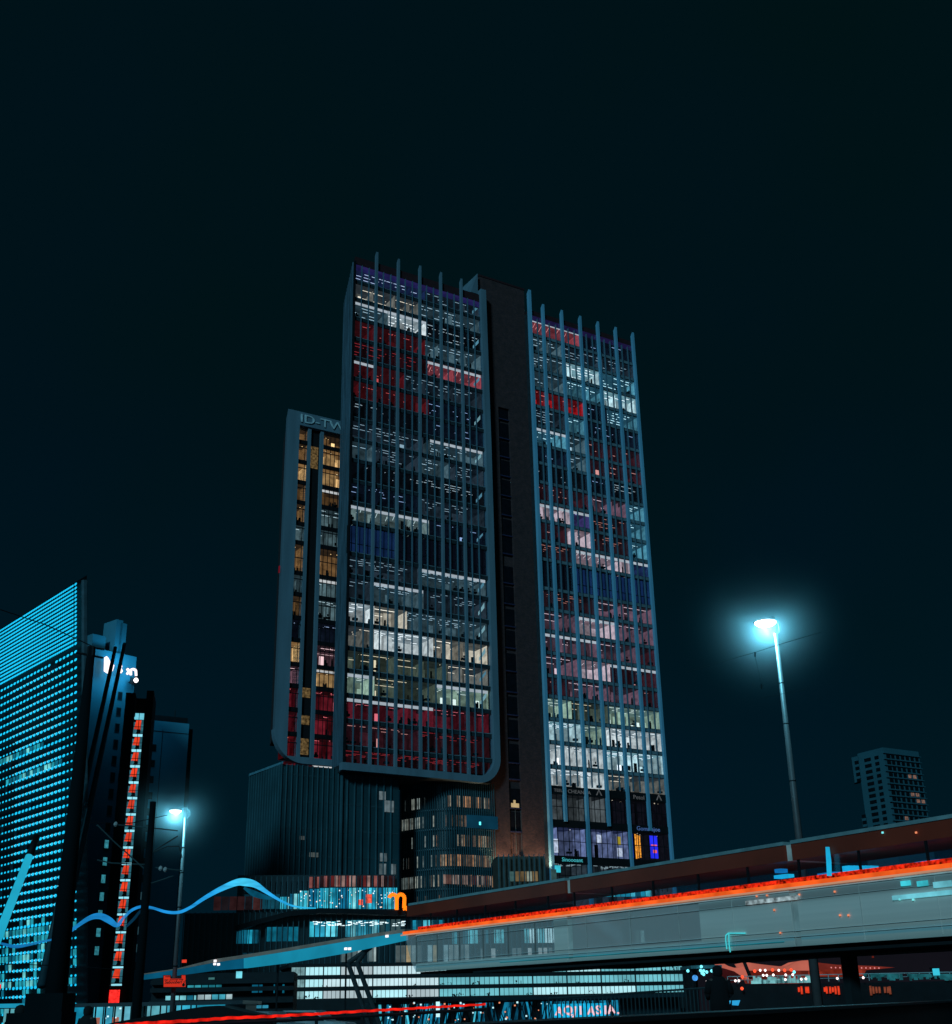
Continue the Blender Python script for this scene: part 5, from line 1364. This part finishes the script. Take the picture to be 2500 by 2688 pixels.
def skin_person(name, joints, edges_, radii, mats, label, loc, rz, grp=None):
    me = bpy.data.meshes.new('body'); me.from_pydata(joints, edges_, [])
    ob = bpy.data.objects.new(name, me); C.objects.link(ob)
    md = ob.modifiers.new('skin', 'SKIN'); md.use_smooth_shade = True
    for i, r_ in enumerate(radii): me.skin_vertices[0].data[i].radius = (r_, r_ * .85) if not isinstance(r_, tuple) else r_
    me.skin_vertices[0].data[0].use_root = True
    sb = ob.modifiers.new('sub', 'SUBSURF'); sb.levels = 2; sb.render_levels = 2
    me.materials.append(mats); ob.location = loc; ob.rotation_euler = (0, 0, rz)
    return tag(ob, label, 'person', grp)
def person(label, loc, rz, coat, lean=0.0, armout=False):
    J_ = [(0, 0, .95), (0, 0, 1.2), (0, 0, 1.42), (0, .02, 1.52), (0, .03, 1.6), (0, .03, 1.70),
          (-.1, 0, .9), (-.12, .02, .5), (-.12, 0, .08), (-.13, .13, .03), (.1, 0, .9), (.13, .02, .5), (.14, 0, .08), (.15, .13, .03),
          (-.21, 0, 1.42), (-.29, .0, 1.15), (-.22, .2, 1.02), (-.17, .27, 1.03), (.21, 0, 1.42), (.29, .0, 1.15), (.24, .2, 1.02), (.19, .27, 1.03)]
    Ed = [(0, 1), (1, 2), (2, 3), (3, 4), (4, 5), (0, 6), (6, 7), (7, 8), (8, 9), (0, 10), (10, 11), (11, 12), (12, 13), (2, 14), (14, 15), (15, 16), (16, 17), (2, 18), (18, 19), (19, 20), (20, 21)]
    R = [(.2, .14), (.19, .13), (.17, .11), .06, .09, .07, .1, .065, .045, .04, .1, .065, .045, .04, .075, .055, .04, .03, .075, .055, .04, .03]
    ob = skin_person('person', J_, Ed, R, D('skin_dark', (.10, .07, .06)), label, loc, rz)
    m = MB(); m.lathe((0, .0, 0), [(.27, .62), (.25, .95), (.23, 1.2), (.245, 1.38), (.16, 1.5), (.08, 1.55)], 16, 0, 1.0, .75)
    for s_ in (-1, 1): m.tube((s_ * .2, 0, 1.42), (s_ * .3, 0, 1.14), .1, .08, 10); m.tube((s_ * .3, 0, 1.15), (s_ * .23, .2, 1.02), .08, .055, 10)
    m.build('coat', coat, ob, True)
    m = MB(); m.lathe((0, .0, 1.6), [(.09, -.1), (.135, -.02), (.14, .08), (.11, .15), (.03, .185)], 14, 0, .9, 1.05); m.build('hood', coat, ob, True)
    m = MB(); m.lathe((-.12, 0, 0), [(.075, .1), (.085, .5), (.1, .7)], 10); m.lathe((.13, 0, 0), [(.075, .1), (.085, .5), (.1, .7)], 10); m.build('trousers', D('trousers', (.01, .012, .016)), ob, True)
    return ob
p = P(1888, 2600, 33)
person('person in a dark hooded coat standing at the end of the picket railing', (p.x, p.y, .62), .1, D('coat_black', (.004, .005, .007), .95))
m = MB(); m.box(p.x - 2.5, p.x + 1.5, p.y - 1, p.y + 6, 0, .62, 0); m.build('quay_step', DARKER)['kind'] = 'structure'
p = P(52, 2670, 30)
person('person in a dark coat standing at the lower left before the lit pavilion', (p.x, p.y, 0), .3, D('coat_dark', (.01, .012, .014), .95))
p = P(228, 2690, 40)
person('person in a dark coat seen before the orange shop wall', (p.x, p.y, 0), -.4, D('coat_dark', (.01, .012, .014), .95))
# lit display beside the standing person
FD = Fac(1934, 2633, 33, 90)
td = fac_thing('lit_display', FD, 'small cyan lit slanted display board beside the standing person', 'display board')
m = MB(); m.prism_xz([FD.uz(*p) for p in ((1923, 2639), (1939, 2640), (1944, 2626), (1923, 2627))], 0, .03, 0); m.prism_xz([FD.uz(*p) for p in ((1910, 2639), (1916, 2639), (1920, 2627), (1912, 2627))], 0, .03, 0); m.build('screen', E((44, 160, 215), 1.05, var=.15), td)
m = MB(); m.box(FD.uz(1931, 2639)[0] - .02, FD.uz(1931, 2639)[0] + .02, .05, .09, .62, FD.uz(1931, 2632)[1], 0); m.build('stand', DARK, td)

# ---------------- far tower at the right
FX = Fac(2318, 1962, 330, 58.4)
tx = fac_thing('far_tower', FX, 'distant dim teal apartment tower with rows of dark windows, right of the tall lamp', 'building')
zx = FX.uz(2318, 1962)[1]; ux1 = FX.uz(2412, 1975)[0]
sx_ = Vector((math.sin(math.radians(-24)), math.cos(math.radians(-24)), 0)); SXx, SYx = sx_.dot(FX.d), sx_.dot(-FX.n)
r = ray(2235, 1983); t = (zx - EYE) / r.z; q = Vector((r.x * t, r.y * t, 0)) - FX.o; gx, gy = q.dot(FX.d), q.dot(-FX.n)
XW = D('far_concrete', (.045, .17, .22), .9, var=.1, scale=.1); XD = D('far_window', (.005, .012, .016), .4)
m = MB(); zn = FX.uz(2318, 2035)[1]
m.prism([(0, 0), (ux1, 0), (ux1 + gx * .8, gy * .8), (gx * .8, gy * .8)], 0, zx, 0)
m.prism([(gx * .78, gy * .78), (gx, gy), (gx + 2, gy + 2), (gx * .8 + 2, gy * .8 + 2)], zn, zx - .6, 0)
m.prism([(gx * .78, gy * .78), (gx * .93, gy * .93), (gx * .93 + 2, gy * .93 + 2), (gx * .8 + 2, gy * .8 + 2)], 0, FX.uz(2300, 2128)[1], 0)
m.build('wall', XW, tx)
rh = FX.uz(2320, 1985)[1] - FX.uz(2320, 2000.6)[1]
wn = 0
lit = {(3, 4), (3, 5), (6, 4), (6, 5), (7, 5), (7, 6), (10, 2)}
z = FX.uz(2320, 1984)[1]
far = []
for j in range(14):
    for k in range(7):
        u_ = ux1 * (.06 + k * .135); w_ = ux1 * (.105 if k == 0 else .085)
        m = MB(); m.box(u_, u_ + w_, -.12, -.05, z - j * rh - rh * .28, z - j * rh + rh * .28, 0)
        ob = m.build('window', E((120, 92, 80), .8, var=.7, scale=2) if (j, k) in lit else XD, tx)
    for t_, w_ in ((.22, .12), (.5, .2), (.85, .12)):
        if t_ > .8 and 3 < j < 9: continue
        m = MB(); a = (gx * (t_ - w_ / 2), gy * (t_ - w_ / 2)); b = (gx * (t_ + w_ / 2), gy * (t_ + w_ / 2)); nx = Vector((-gy, gx)).normalized() * .15
        if nx.dot(Vector((-1, -.2))) < 0: nx = -nx
        zz = z - j * rh
        if not (t_ > .8 and j > 9 and False):
            m.prism([(a[0] + nx.x, a[1] + nx.y), (b[0] + nx.x, b[1] + nx.y), (b[0] + nx.x * .3, b[1] + nx.y * .3), (a[0] + nx.x * .3, a[1] + nx.y * .3)][::-1], zz - rh * .26, zz + rh * .26, 0)
            far.append(m)
allm = MB()
for q_ in far:
    i = len(allm.v); allm.v += q_.v; allm.f += [tuple(i + k for k in f_) for f_ in q_.f]; allm.m += q_.m
allm.build('side_windows', XD, tx)['kind'] = 'stuff'
m = MB()
for j in range(15): m.box(-.3, ux1 + .3, -.35, 0, z - j * rh + rh * .42, z - j * rh + rh * .52, 0)
m.build('balcony_edge', XW, tx)

# ---------------- wires by the tall lamp
m = MB(); m.path([P(1800, 1765, 48), P(1885, 1740, 48), P(1985, 1712, 48), P(2040, 1694, 48), P(2160, 1658, 48)], .009, 5); m.path([P(1990, 1835, 48), P(2120, 1808, 48)], .007, 4)
m.tube(P(1983, 1712, 48), P(1983, 1724, 48), .03); m.tube(P(2000, 1797, 48), P(2000, 1808, 48), .04); m.path([P(1983, 1724, 48), P(2000, 1797, 48)], .005, 4)
tag(m.build('overhead_wire', D('wire_teal', (.012, .03, .04), .8)), 'thin dark wires crossing the sky by the tall street lamp', 'wire')

# ================================================================== the tram on its viaduct
FT = Fac(2500, 2457, 35, -30.82 + 180)
def T_(px, py): return FT.uz(px, py)
Z = dict(b=3.0, o0=4.62, o1=4.74, o2=4.88, w=5.40, r=5.86, t=5.96)
tt_ = fac_thing('tram', FT, 'long grey tram with a glowing orange stripe and brown roof on the viaduct', 'tram')
U0 = -30.4; U1 = 7.0
BODY = D('tram_paint', (.92, .66, .56), .5, var=.10, scale=.5, spec=.3)
def tmat():
    m = bpy.data.materials.new('tram_side'); m.use_nodes = True; n = m.node_tree; b = n.nodes['Principled BSDF']
    t = n.nodes.new('ShaderNodeTexCoord'); s_ = n.nodes.new('ShaderNodeSeparateXYZ'); cr_ = n.nodes.new('ShaderNodeValToRGB'); mr = n.nodes.new('ShaderNodeMapRange')
    nz_ = n.nodes.new('ShaderNodeTexNoise'); mp = n.nodes.new('ShaderNodeMapping'); mp.inputs['Scale'].default_value = (.12, 1, 7); nz_.inputs['Scale'].default_value = 1.4; nz_.inputs['Detail'].default_value = 5
    n.links.new(t.outputs['Object'], mp.inputs[0]); n.links.new(mp.outputs[0], nz_.inputs['Vector'])
    n.links.new(t.outputs['Object'], s_.inputs[0]); n.links.new(s_.outputs['Z'], mr.inputs[0]); mr.inputs[1].default_value = Z['b']; mr.inputs[2].default_value = Z['o0']
    e_ = cr_.color_ramp.elements; e_[0].position = 0; e_[0].color = (.6, .52, .46, 1); e_[1].position = 1; e_[1].color = (.95, .78, .68, 1)
    for p_, c_ in ((.09, (.8, .66, .58)), (.12, (.45, .6, .6)), (.22, (.8, .62, .54)), (.30, (.86, .68, .6)), (.55, (.95, .76, .68)), (.72, (.92, .74, .66)), (.80, (.42, .33, .3)), (.90, (.55, .44, .4)), (.94, (.9, .75, .68))):
        q = e_.new(p_); q.color = c_ + (1,)
    x = n.nodes.new('ShaderNodeMixRGB'); x.blend_type = 'MULTIPLY'; x.inputs[0].default_value = .22
    n.links.new(mr.outputs[0], cr_.inputs[0]); n.links.new(cr_.outputs[0], x.inputs[1]); n.links.new(nz_.outputs['Fac'], x.inputs[2]); n.links.new(x.outputs[0], b.inputs['Base Color'])
    b.inputs['Roughness'].default_value = .4; return m
SIDE = tmat()
secs = [(U0, -17.2), (-16.9, -5.6), (-5.3, U1)]
TINT = None
def tintmat():
    m = bpy.data.materials.new('tram_tinted_glass'); m.use_nodes = True; n = m.node_tree; n.nodes.clear()
    o = n.nodes.new('ShaderNodeOutputMaterial'); a = n.nodes.new('ShaderNodeBsdfTransparent'); d = n.nodes.new('ShaderNodeBsdfDiffuse'); x = n.nodes.new('ShaderNodeMixShader')
    a.inputs[0].default_value = (.85, .95, 1, 1); d.inputs[0].default_value = (.8, .6, .55, 1); x.inputs[0].default_value = .26
    n.links.new(a.outputs[0], x.inputs[1]); n.links.new(d.outputs[0], x.inputs[2]); n.links.new(x.outputs[0], o.inputs[0]); return m
TINT = tintmat(); TINT2 = tintmat(); TINT2.node_tree.nodes['Mix Shader'].inputs[0].default_value = .52; TINT.node_tree.nodes['Mix Shader'].inputs[0].default_value = .30
for si, (a, b) in enumerate(secs):
    W2 = 2.4
    if si == 0:                                              # rear car: big glazed doors and panels
        na = a + 1.2
        m = MB(); m.box(na, b, -.0, .06, Z['b'], Z['b'] + .34, 0); m.box(na, b, 0, .06, Z['o0'] - .12, Z['o0'], 0)
        m.box(b - .9, b, 0, .06, Z['b'] + .34, Z['o0'] - .12, 0)
        m.box(na, b, W2 - .06, W2, Z['b'], Z['b'] + .34, 0)
        m.build('side_panel', SIDE, tt_)
        m = MB(); x = na
        while x < b - 1.0: m.box(x, x + .05, -.01, .07, Z['b'] + .34, Z['o0'] - .12, 0); x += 1.95
        m.build('door_post', D('tram_grey', (.35, .3, .28)), tt_)
        m = MB(); m.box(na + .05, b - .9, .02, .045, Z['b'] + .34, Z['o0'] - .12, 0); m.build('glazed_panel', TINT, tt_)
        m = MB(); m.prism_xz([(na - .95, Z['o0'] - .22), (na - .8, Z['o0'] - .6), (na - .45, Z['b'] + .45), (na, Z['b']), (na, Z['o0']), (na - .95, Z['o0'])], 0, .06, 0); m.build('nose', TINT, tt_)
    else:
        g0 = a + (7.2 if si == 1 else 0)
        m = MB(); m.box(g0, b, 0, W2, Z['b'], Z['o0'], 0)
        if si == 1: m.box(a, g0, 0, .06, Z['b'], Z['b'] + .34, 0); m.box(a, g0, 0, .06, Z['o0'] - .12, Z['o0'], 0); m.box(a, g0, W2 - .06, W2, Z['b'], Z['b'] + .34, 0)
        m.build('side_panel', SIDE, tt_)
        if si == 1:
            m = MB(); m.box(a, g0, .02, .045, Z['b'] + .34, Z['o0'] - .12, 0); m.build('glazed_panel', TINT2, tt_)
    m = MB(); m.box(a + (.3 if si == 0 else 0), b, .0, W2, Z['w'], Z['r'], 0); m.build('roof', D('tram_roof_brown', (.34, .040, .018), .6, var=.3, scale=.4), tt_)
    m = MB(); m.box(a + (.5 if si == 0 else 0), b, -.03, W2 + .03, Z['r'], Z['t'], 0); m.build('roof_edge', D('roof_rail', (.28, .40, .42), .5), tt_)
    m = MB(); x = a + .15
    while x < b - .3: m.box(x, x + .06, .02, .08, Z['o2'], Z['w'], 0); x += 2.35
    m.build('window_post', DARK, tt_)
    m = MB(); m.box(a, b, .04, .055, Z['o2'], Z['w'], 0); m.build('side_window', GL, tt_)
    m = MB(); m.box(a, b, W2 - .06, W2 - .045, Z['o2'], Z['w'], 0); m.build('side_window', GL, tt_)
m = MB(); m.box(U0, U1, -.05, .02, Z['o0'] + .02, Z['o1'] + .02, 0); m.build('orange_stripe', E((250, 98, 34), .95, var=.3, scale=1.2), tt_)
def meshred():
    m = E((235, 40, 14), 1.0, var=.55, scale=9).copy(); return m
m = MB(); m.box(U0 + 1.5, U1, -.045, .02, Z['o1'] + .02, Z['o2'], 0); m.build('red_stripe', E((225, 40, 16), .8, var=.95, scale=9), tt_)
m = MB(); m.box(U0 - .2, U1, -.06, -.0, Z['o0'] - .03, Z['o0'] + .02, 0); m.build('stripe_trim', E((215, 160, 130), .75, var=.2), tt_)
for gx_ in (-17.2, -5.6):
    m = MB(); m.box(gx_, gx_ + .3, .02, W2 - .1, Z['b'] + .002, Z['o0'] - .002, 0); m.box(gx_, gx_ + .3, .1, W2 - .1, Z['w'], Z['r'], 0); m.build('gangway', D('tram_paint_bellows', (.60, .50, .45)), tt_)
m = MB(); m.box(U0 + 1.2, U1, .25, W2 - .25, Z['b'] - .08, Z['b'], 0); m.build('underframe', DARKER, tt_)
m = MB(); a = T_(1880, 2508)[0]; m.box(-22, -6, -.03, .0, Z['b'] + .14, Z['b'] + .165, 0); m.build('cyan_trim', E((30, 150, 170), .5, var=.3), tt_)  # cyan light streak, added as a glowing line
for u in (-27, -24, -13.5, -9, -2.5, 2.5):
    m = MB(); m.tube((u, .4, 3.02), (u, W2 - .4, 3.02), .14, None, 16); m.build('wheel', DARKER, tt_)
def inner(name, px0, px1, py0, py1, mt, y=.9, d=.35, rnd=False):
    a = T_(px0, py1); b = T_(px1, py0); m = MB(); m.box(a[0], b[0], y, y + d, a[1], b[1], 0); return m.build(name, mt, tt_)
SEAT = E((30, 178, 225), .95, var=.2, scale=1.5); SEATB = E((20, 120, 185), .9, var=.25, scale=1.5)  # seats glow; the blue light on them is put into the material
def yoff(px, y):                                            # keep inside things lined up with the windows they show through
    return px
for k in range(5): inner('seat', 2191 + k * 14.8, 2204.5 + k * 14.8, 2271, 2300, SEAT, .35, .3)
m = MB(); c_ = [T_(*p) for p in ((2181, 2300), (2191, 2300), (2190, 2262), (2185, 2224), (2177, 2224))]; m.prism_xz(c_, -.14, -.10, 0); m.build('handrail', SEAT, tt_)
inner('seat', 2010, 2043, 2293, 2306, SEAT, .35, .3); inner('seat', 2012, 2026, 2279, 2291, SEATB, .35, .3); inner('seat', 2124, 2166, 2287, 2302, SEATB, .35, .3)
inner('seat', 2340, 2400, 2264, 2270, SEATB, .35, .3); inner('seat', 2378, 2440, 2256, 2262, SEATB, .35, .3)
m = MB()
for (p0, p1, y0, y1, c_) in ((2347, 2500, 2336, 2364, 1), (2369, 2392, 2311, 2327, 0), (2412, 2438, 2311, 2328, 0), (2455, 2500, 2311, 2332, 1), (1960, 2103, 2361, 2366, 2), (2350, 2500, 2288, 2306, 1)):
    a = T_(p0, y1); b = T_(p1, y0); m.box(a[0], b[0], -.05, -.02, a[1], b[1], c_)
m.build('lit_display', [E((60, 190, 205), 1.0, var=.5, scale=2), E((105, 190, 205), 1.0, var=.35, scale=1.5), E((150, 172, 178), .8, var=.8, scale=6)], tt_)  # cyan reflections on the tram side, added as glowing panels
m = MB()
for px, py, c_ in ((2035, 2389, 0), (2208, 2403, 0), (2230, 2403, 0), (2051, 2449, 0), (2101, 2349, 0), (2194, 2341, 0), (1989, 2353, 0), (2016, 2351, 0), (2365, 2361, 1), (2400, 2362, 1), (2320, 2186, 1), (2408, 2186, 0)):
    a = T_(px, py); s_ = .025; m.box(a[0] - s_, a[0] + s_, -.05, -.02, a[1] - s_, a[1] + s_, c_)
m.build('marker_light', [E((235, 140, 100), 1.0, var=.2), E((120, 230, 235), 1.1, var=.1)], tt_)  # small reflected lights on the tram side, added as glowing dots
m = MB(); pts_ = [T_(*p) for p in ((1960, 2450), (1916, 2450), (1909, 2456), (1909, 2470), (1912, 2492))]; m.path([(x, -.05, z) for x, z in pts_], .018, 6); pts_ = [T_(*p) for p in ((1917, 2452), (1918, 2480), (1921, 2500))]; m.path([(x, -.05, z) for x, z in pts_], .018, 6); m.build('cyan_handle', E((70, 205, 215), 1.0, var=.2), tt_)
for zz_, th_ in ((Z['b'] + .26, .012), (Z['b'] + .42, .009), (Z['o0'] - .1, .012), (Z['o0'] - .34, .007)):
    m = MB(); m.box(U0 + 1.3, U1, -.03, -.003, zz_, zz_ + th_, 0); m.build('side_trim', D('trim_bright', (.95, .85, .78), .3, spec=.6), tt_)  # pale light streaks along the side, added as bright strips
m = MB(); u = -16.0
while u < U1: m.box(u, u + .018, -.012, -.002, Z['b'] + .05, Z['o0'] - .12, 0); u += 2.62
ob = m.build('panel_seam', D('trim_seam', (.62, .52, .47)), tt_); ob['kind'] = 'stuff'
# viaduct deck, and the tram's cyan streak built as an added canopy edge
tvd = fac_thing('viaduct', FT, 'thin dark viaduct deck carrying the tram over the quay', 'viaduct')
m = MB(); m.box(-24.0, U1 + 4, -.1, 2.8, 2.80, 2.88, 0); m.build('deck', D('deck_dark', (.010, .014, .017)), tvd)
m = MB(); m.box(-16.5, U1 + 4, .8, 2.2, 2.72, 2.80, 0); m.build('beam', D('deck_beam', (.03, .012, .016)), tvd)
m = MB(); u_ = T_(2146, 2600)[0]; m.box(u_ - .13, u_ + .13, 1.2, 1.6, 0, 2.72, 0); m.build('pillar', D('pillar_dark', (.012, .02, .024)), tvd)
FC2 = Fac(1060, 2450, 64, 123)
tcn = fac_thing('lit_canopy', FC2, 'long thin roof edge glowing cyan, running from the tram to the lower left', 'canopy')
cp = [((372, 2560), 12), ((470, 2545), 15), ((560, 2528), 20), ((640, 2516), 26), ((760, 2497), 30), ((900, 2473), 30), ((980, 2460), 26), ((1064, 2448), 20)]
def C2(px, py): return FC2.uz(px, py)
m = MB(); m2 = MB()
for ((x0, y0), h0), ((x1, y1), h1) in zip(cp, cp[1:]):
    a, b, c_, d = C2(x0, y0), C2(x1, y1), C2(x1, y1 + h1), C2(x0, y0 + h0)
    m.prism_xz([d, c_, b, a], 0, .25, 0 if x0 >= 600 else 1)
    a2, b2 = C2(x0, y0 - (3 if x0 < 500 else 9)), C2(x1, y1 - (3 if x1 < 500 else 9)); m2.prism_xz([a, b, b2, a2], -.05, 2.0, 0)
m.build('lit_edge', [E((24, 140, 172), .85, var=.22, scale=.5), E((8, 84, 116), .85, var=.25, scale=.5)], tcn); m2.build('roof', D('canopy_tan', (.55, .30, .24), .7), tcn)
m = MB()
for px, py in ((700, 2530), (880, 2500)): a = C2(px, py); m.tube((a[0], .9, 0), (a[0], .9, a[1]), .05)
m.build('post', DARK, tcn)
m = MB()
for px, py in ((568, 2523), (567, 2531), (577, 2532), (911, 2491), (921, 2491), (1019, 2458)): a = C2(px, py); m.box(a[0] - .08, a[0] + .08, -.12, -.06, a[1] - .06, a[1] + .06, 0)
m.build('white_lamp', E((240, 240, 245), 1.4, var=0), tcn)

# ---------------- pieces that are built together but are separate parts become separate objects
def split_islands(o):
    me = o.data; n = len(me.vertices); par_ = list(range(n))
    def find(i):
        while par_[i] != i: par_[i] = par_[par_[i]]; i = par_[i]
        return i
    for p in me.polygons:
        v0 = find(p.vertices[0])
        for v in p.vertices[1:]:
            r = find(v)
            if r != v0: par_[r] = v0
    groups = {}
    for p in me.polygons: groups.setdefault(find(p.vertices[0]), []).append(p)
    if not 1 < len(groups) <= 60: return
    for polys in groups.values():
        idx = {}; vs = []; fs = []; ms = []
        for p in polys:
            f_ = []
            for v in p.vertices:
                if v not in idx: idx[v] = len(vs); vs.append(tuple(me.vertices[v].co))
                f_.append(idx[v])
            fs.append(f_); ms.append(p.material_index)
        m2_ = bpy.data.meshes.new(o.name.split('.')[0]); m2_.from_pydata(vs, [], fs)
        for mt in me.materials: m2_.materials.append(mt)
        for p, k in zip(m2_.polygons, ms): p.material_index = k
        c_ = bpy.data.objects.new(o.name.split('.')[0], m2_); C.objects.link(c_); c_.parent = o.parent
        c_.location = o.location; c_.rotation_euler = o.rotation_euler; c_.scale = o.scale
    bpy.data.objects.remove(o)
for o in list(C.objects):
    if o.type == 'MESH' and o.parent is not None and 'kind' not in o and o.name.split('.')[0] in (
            'door_post', 'post', 'blue_screen', 'small_light', 'marker_light', 'white_lamp', 'window_post', 'lit_stair', 'lit_display', 'red_display', 'screen_text', 'red_entrance_light', 'ceiling_lamp', 'lit_pane'):
        split_islands(o)
for o in C.objects:
    if o.name.split('.')[0] == 'shop_lamps': o['kind'] = 'stuff'
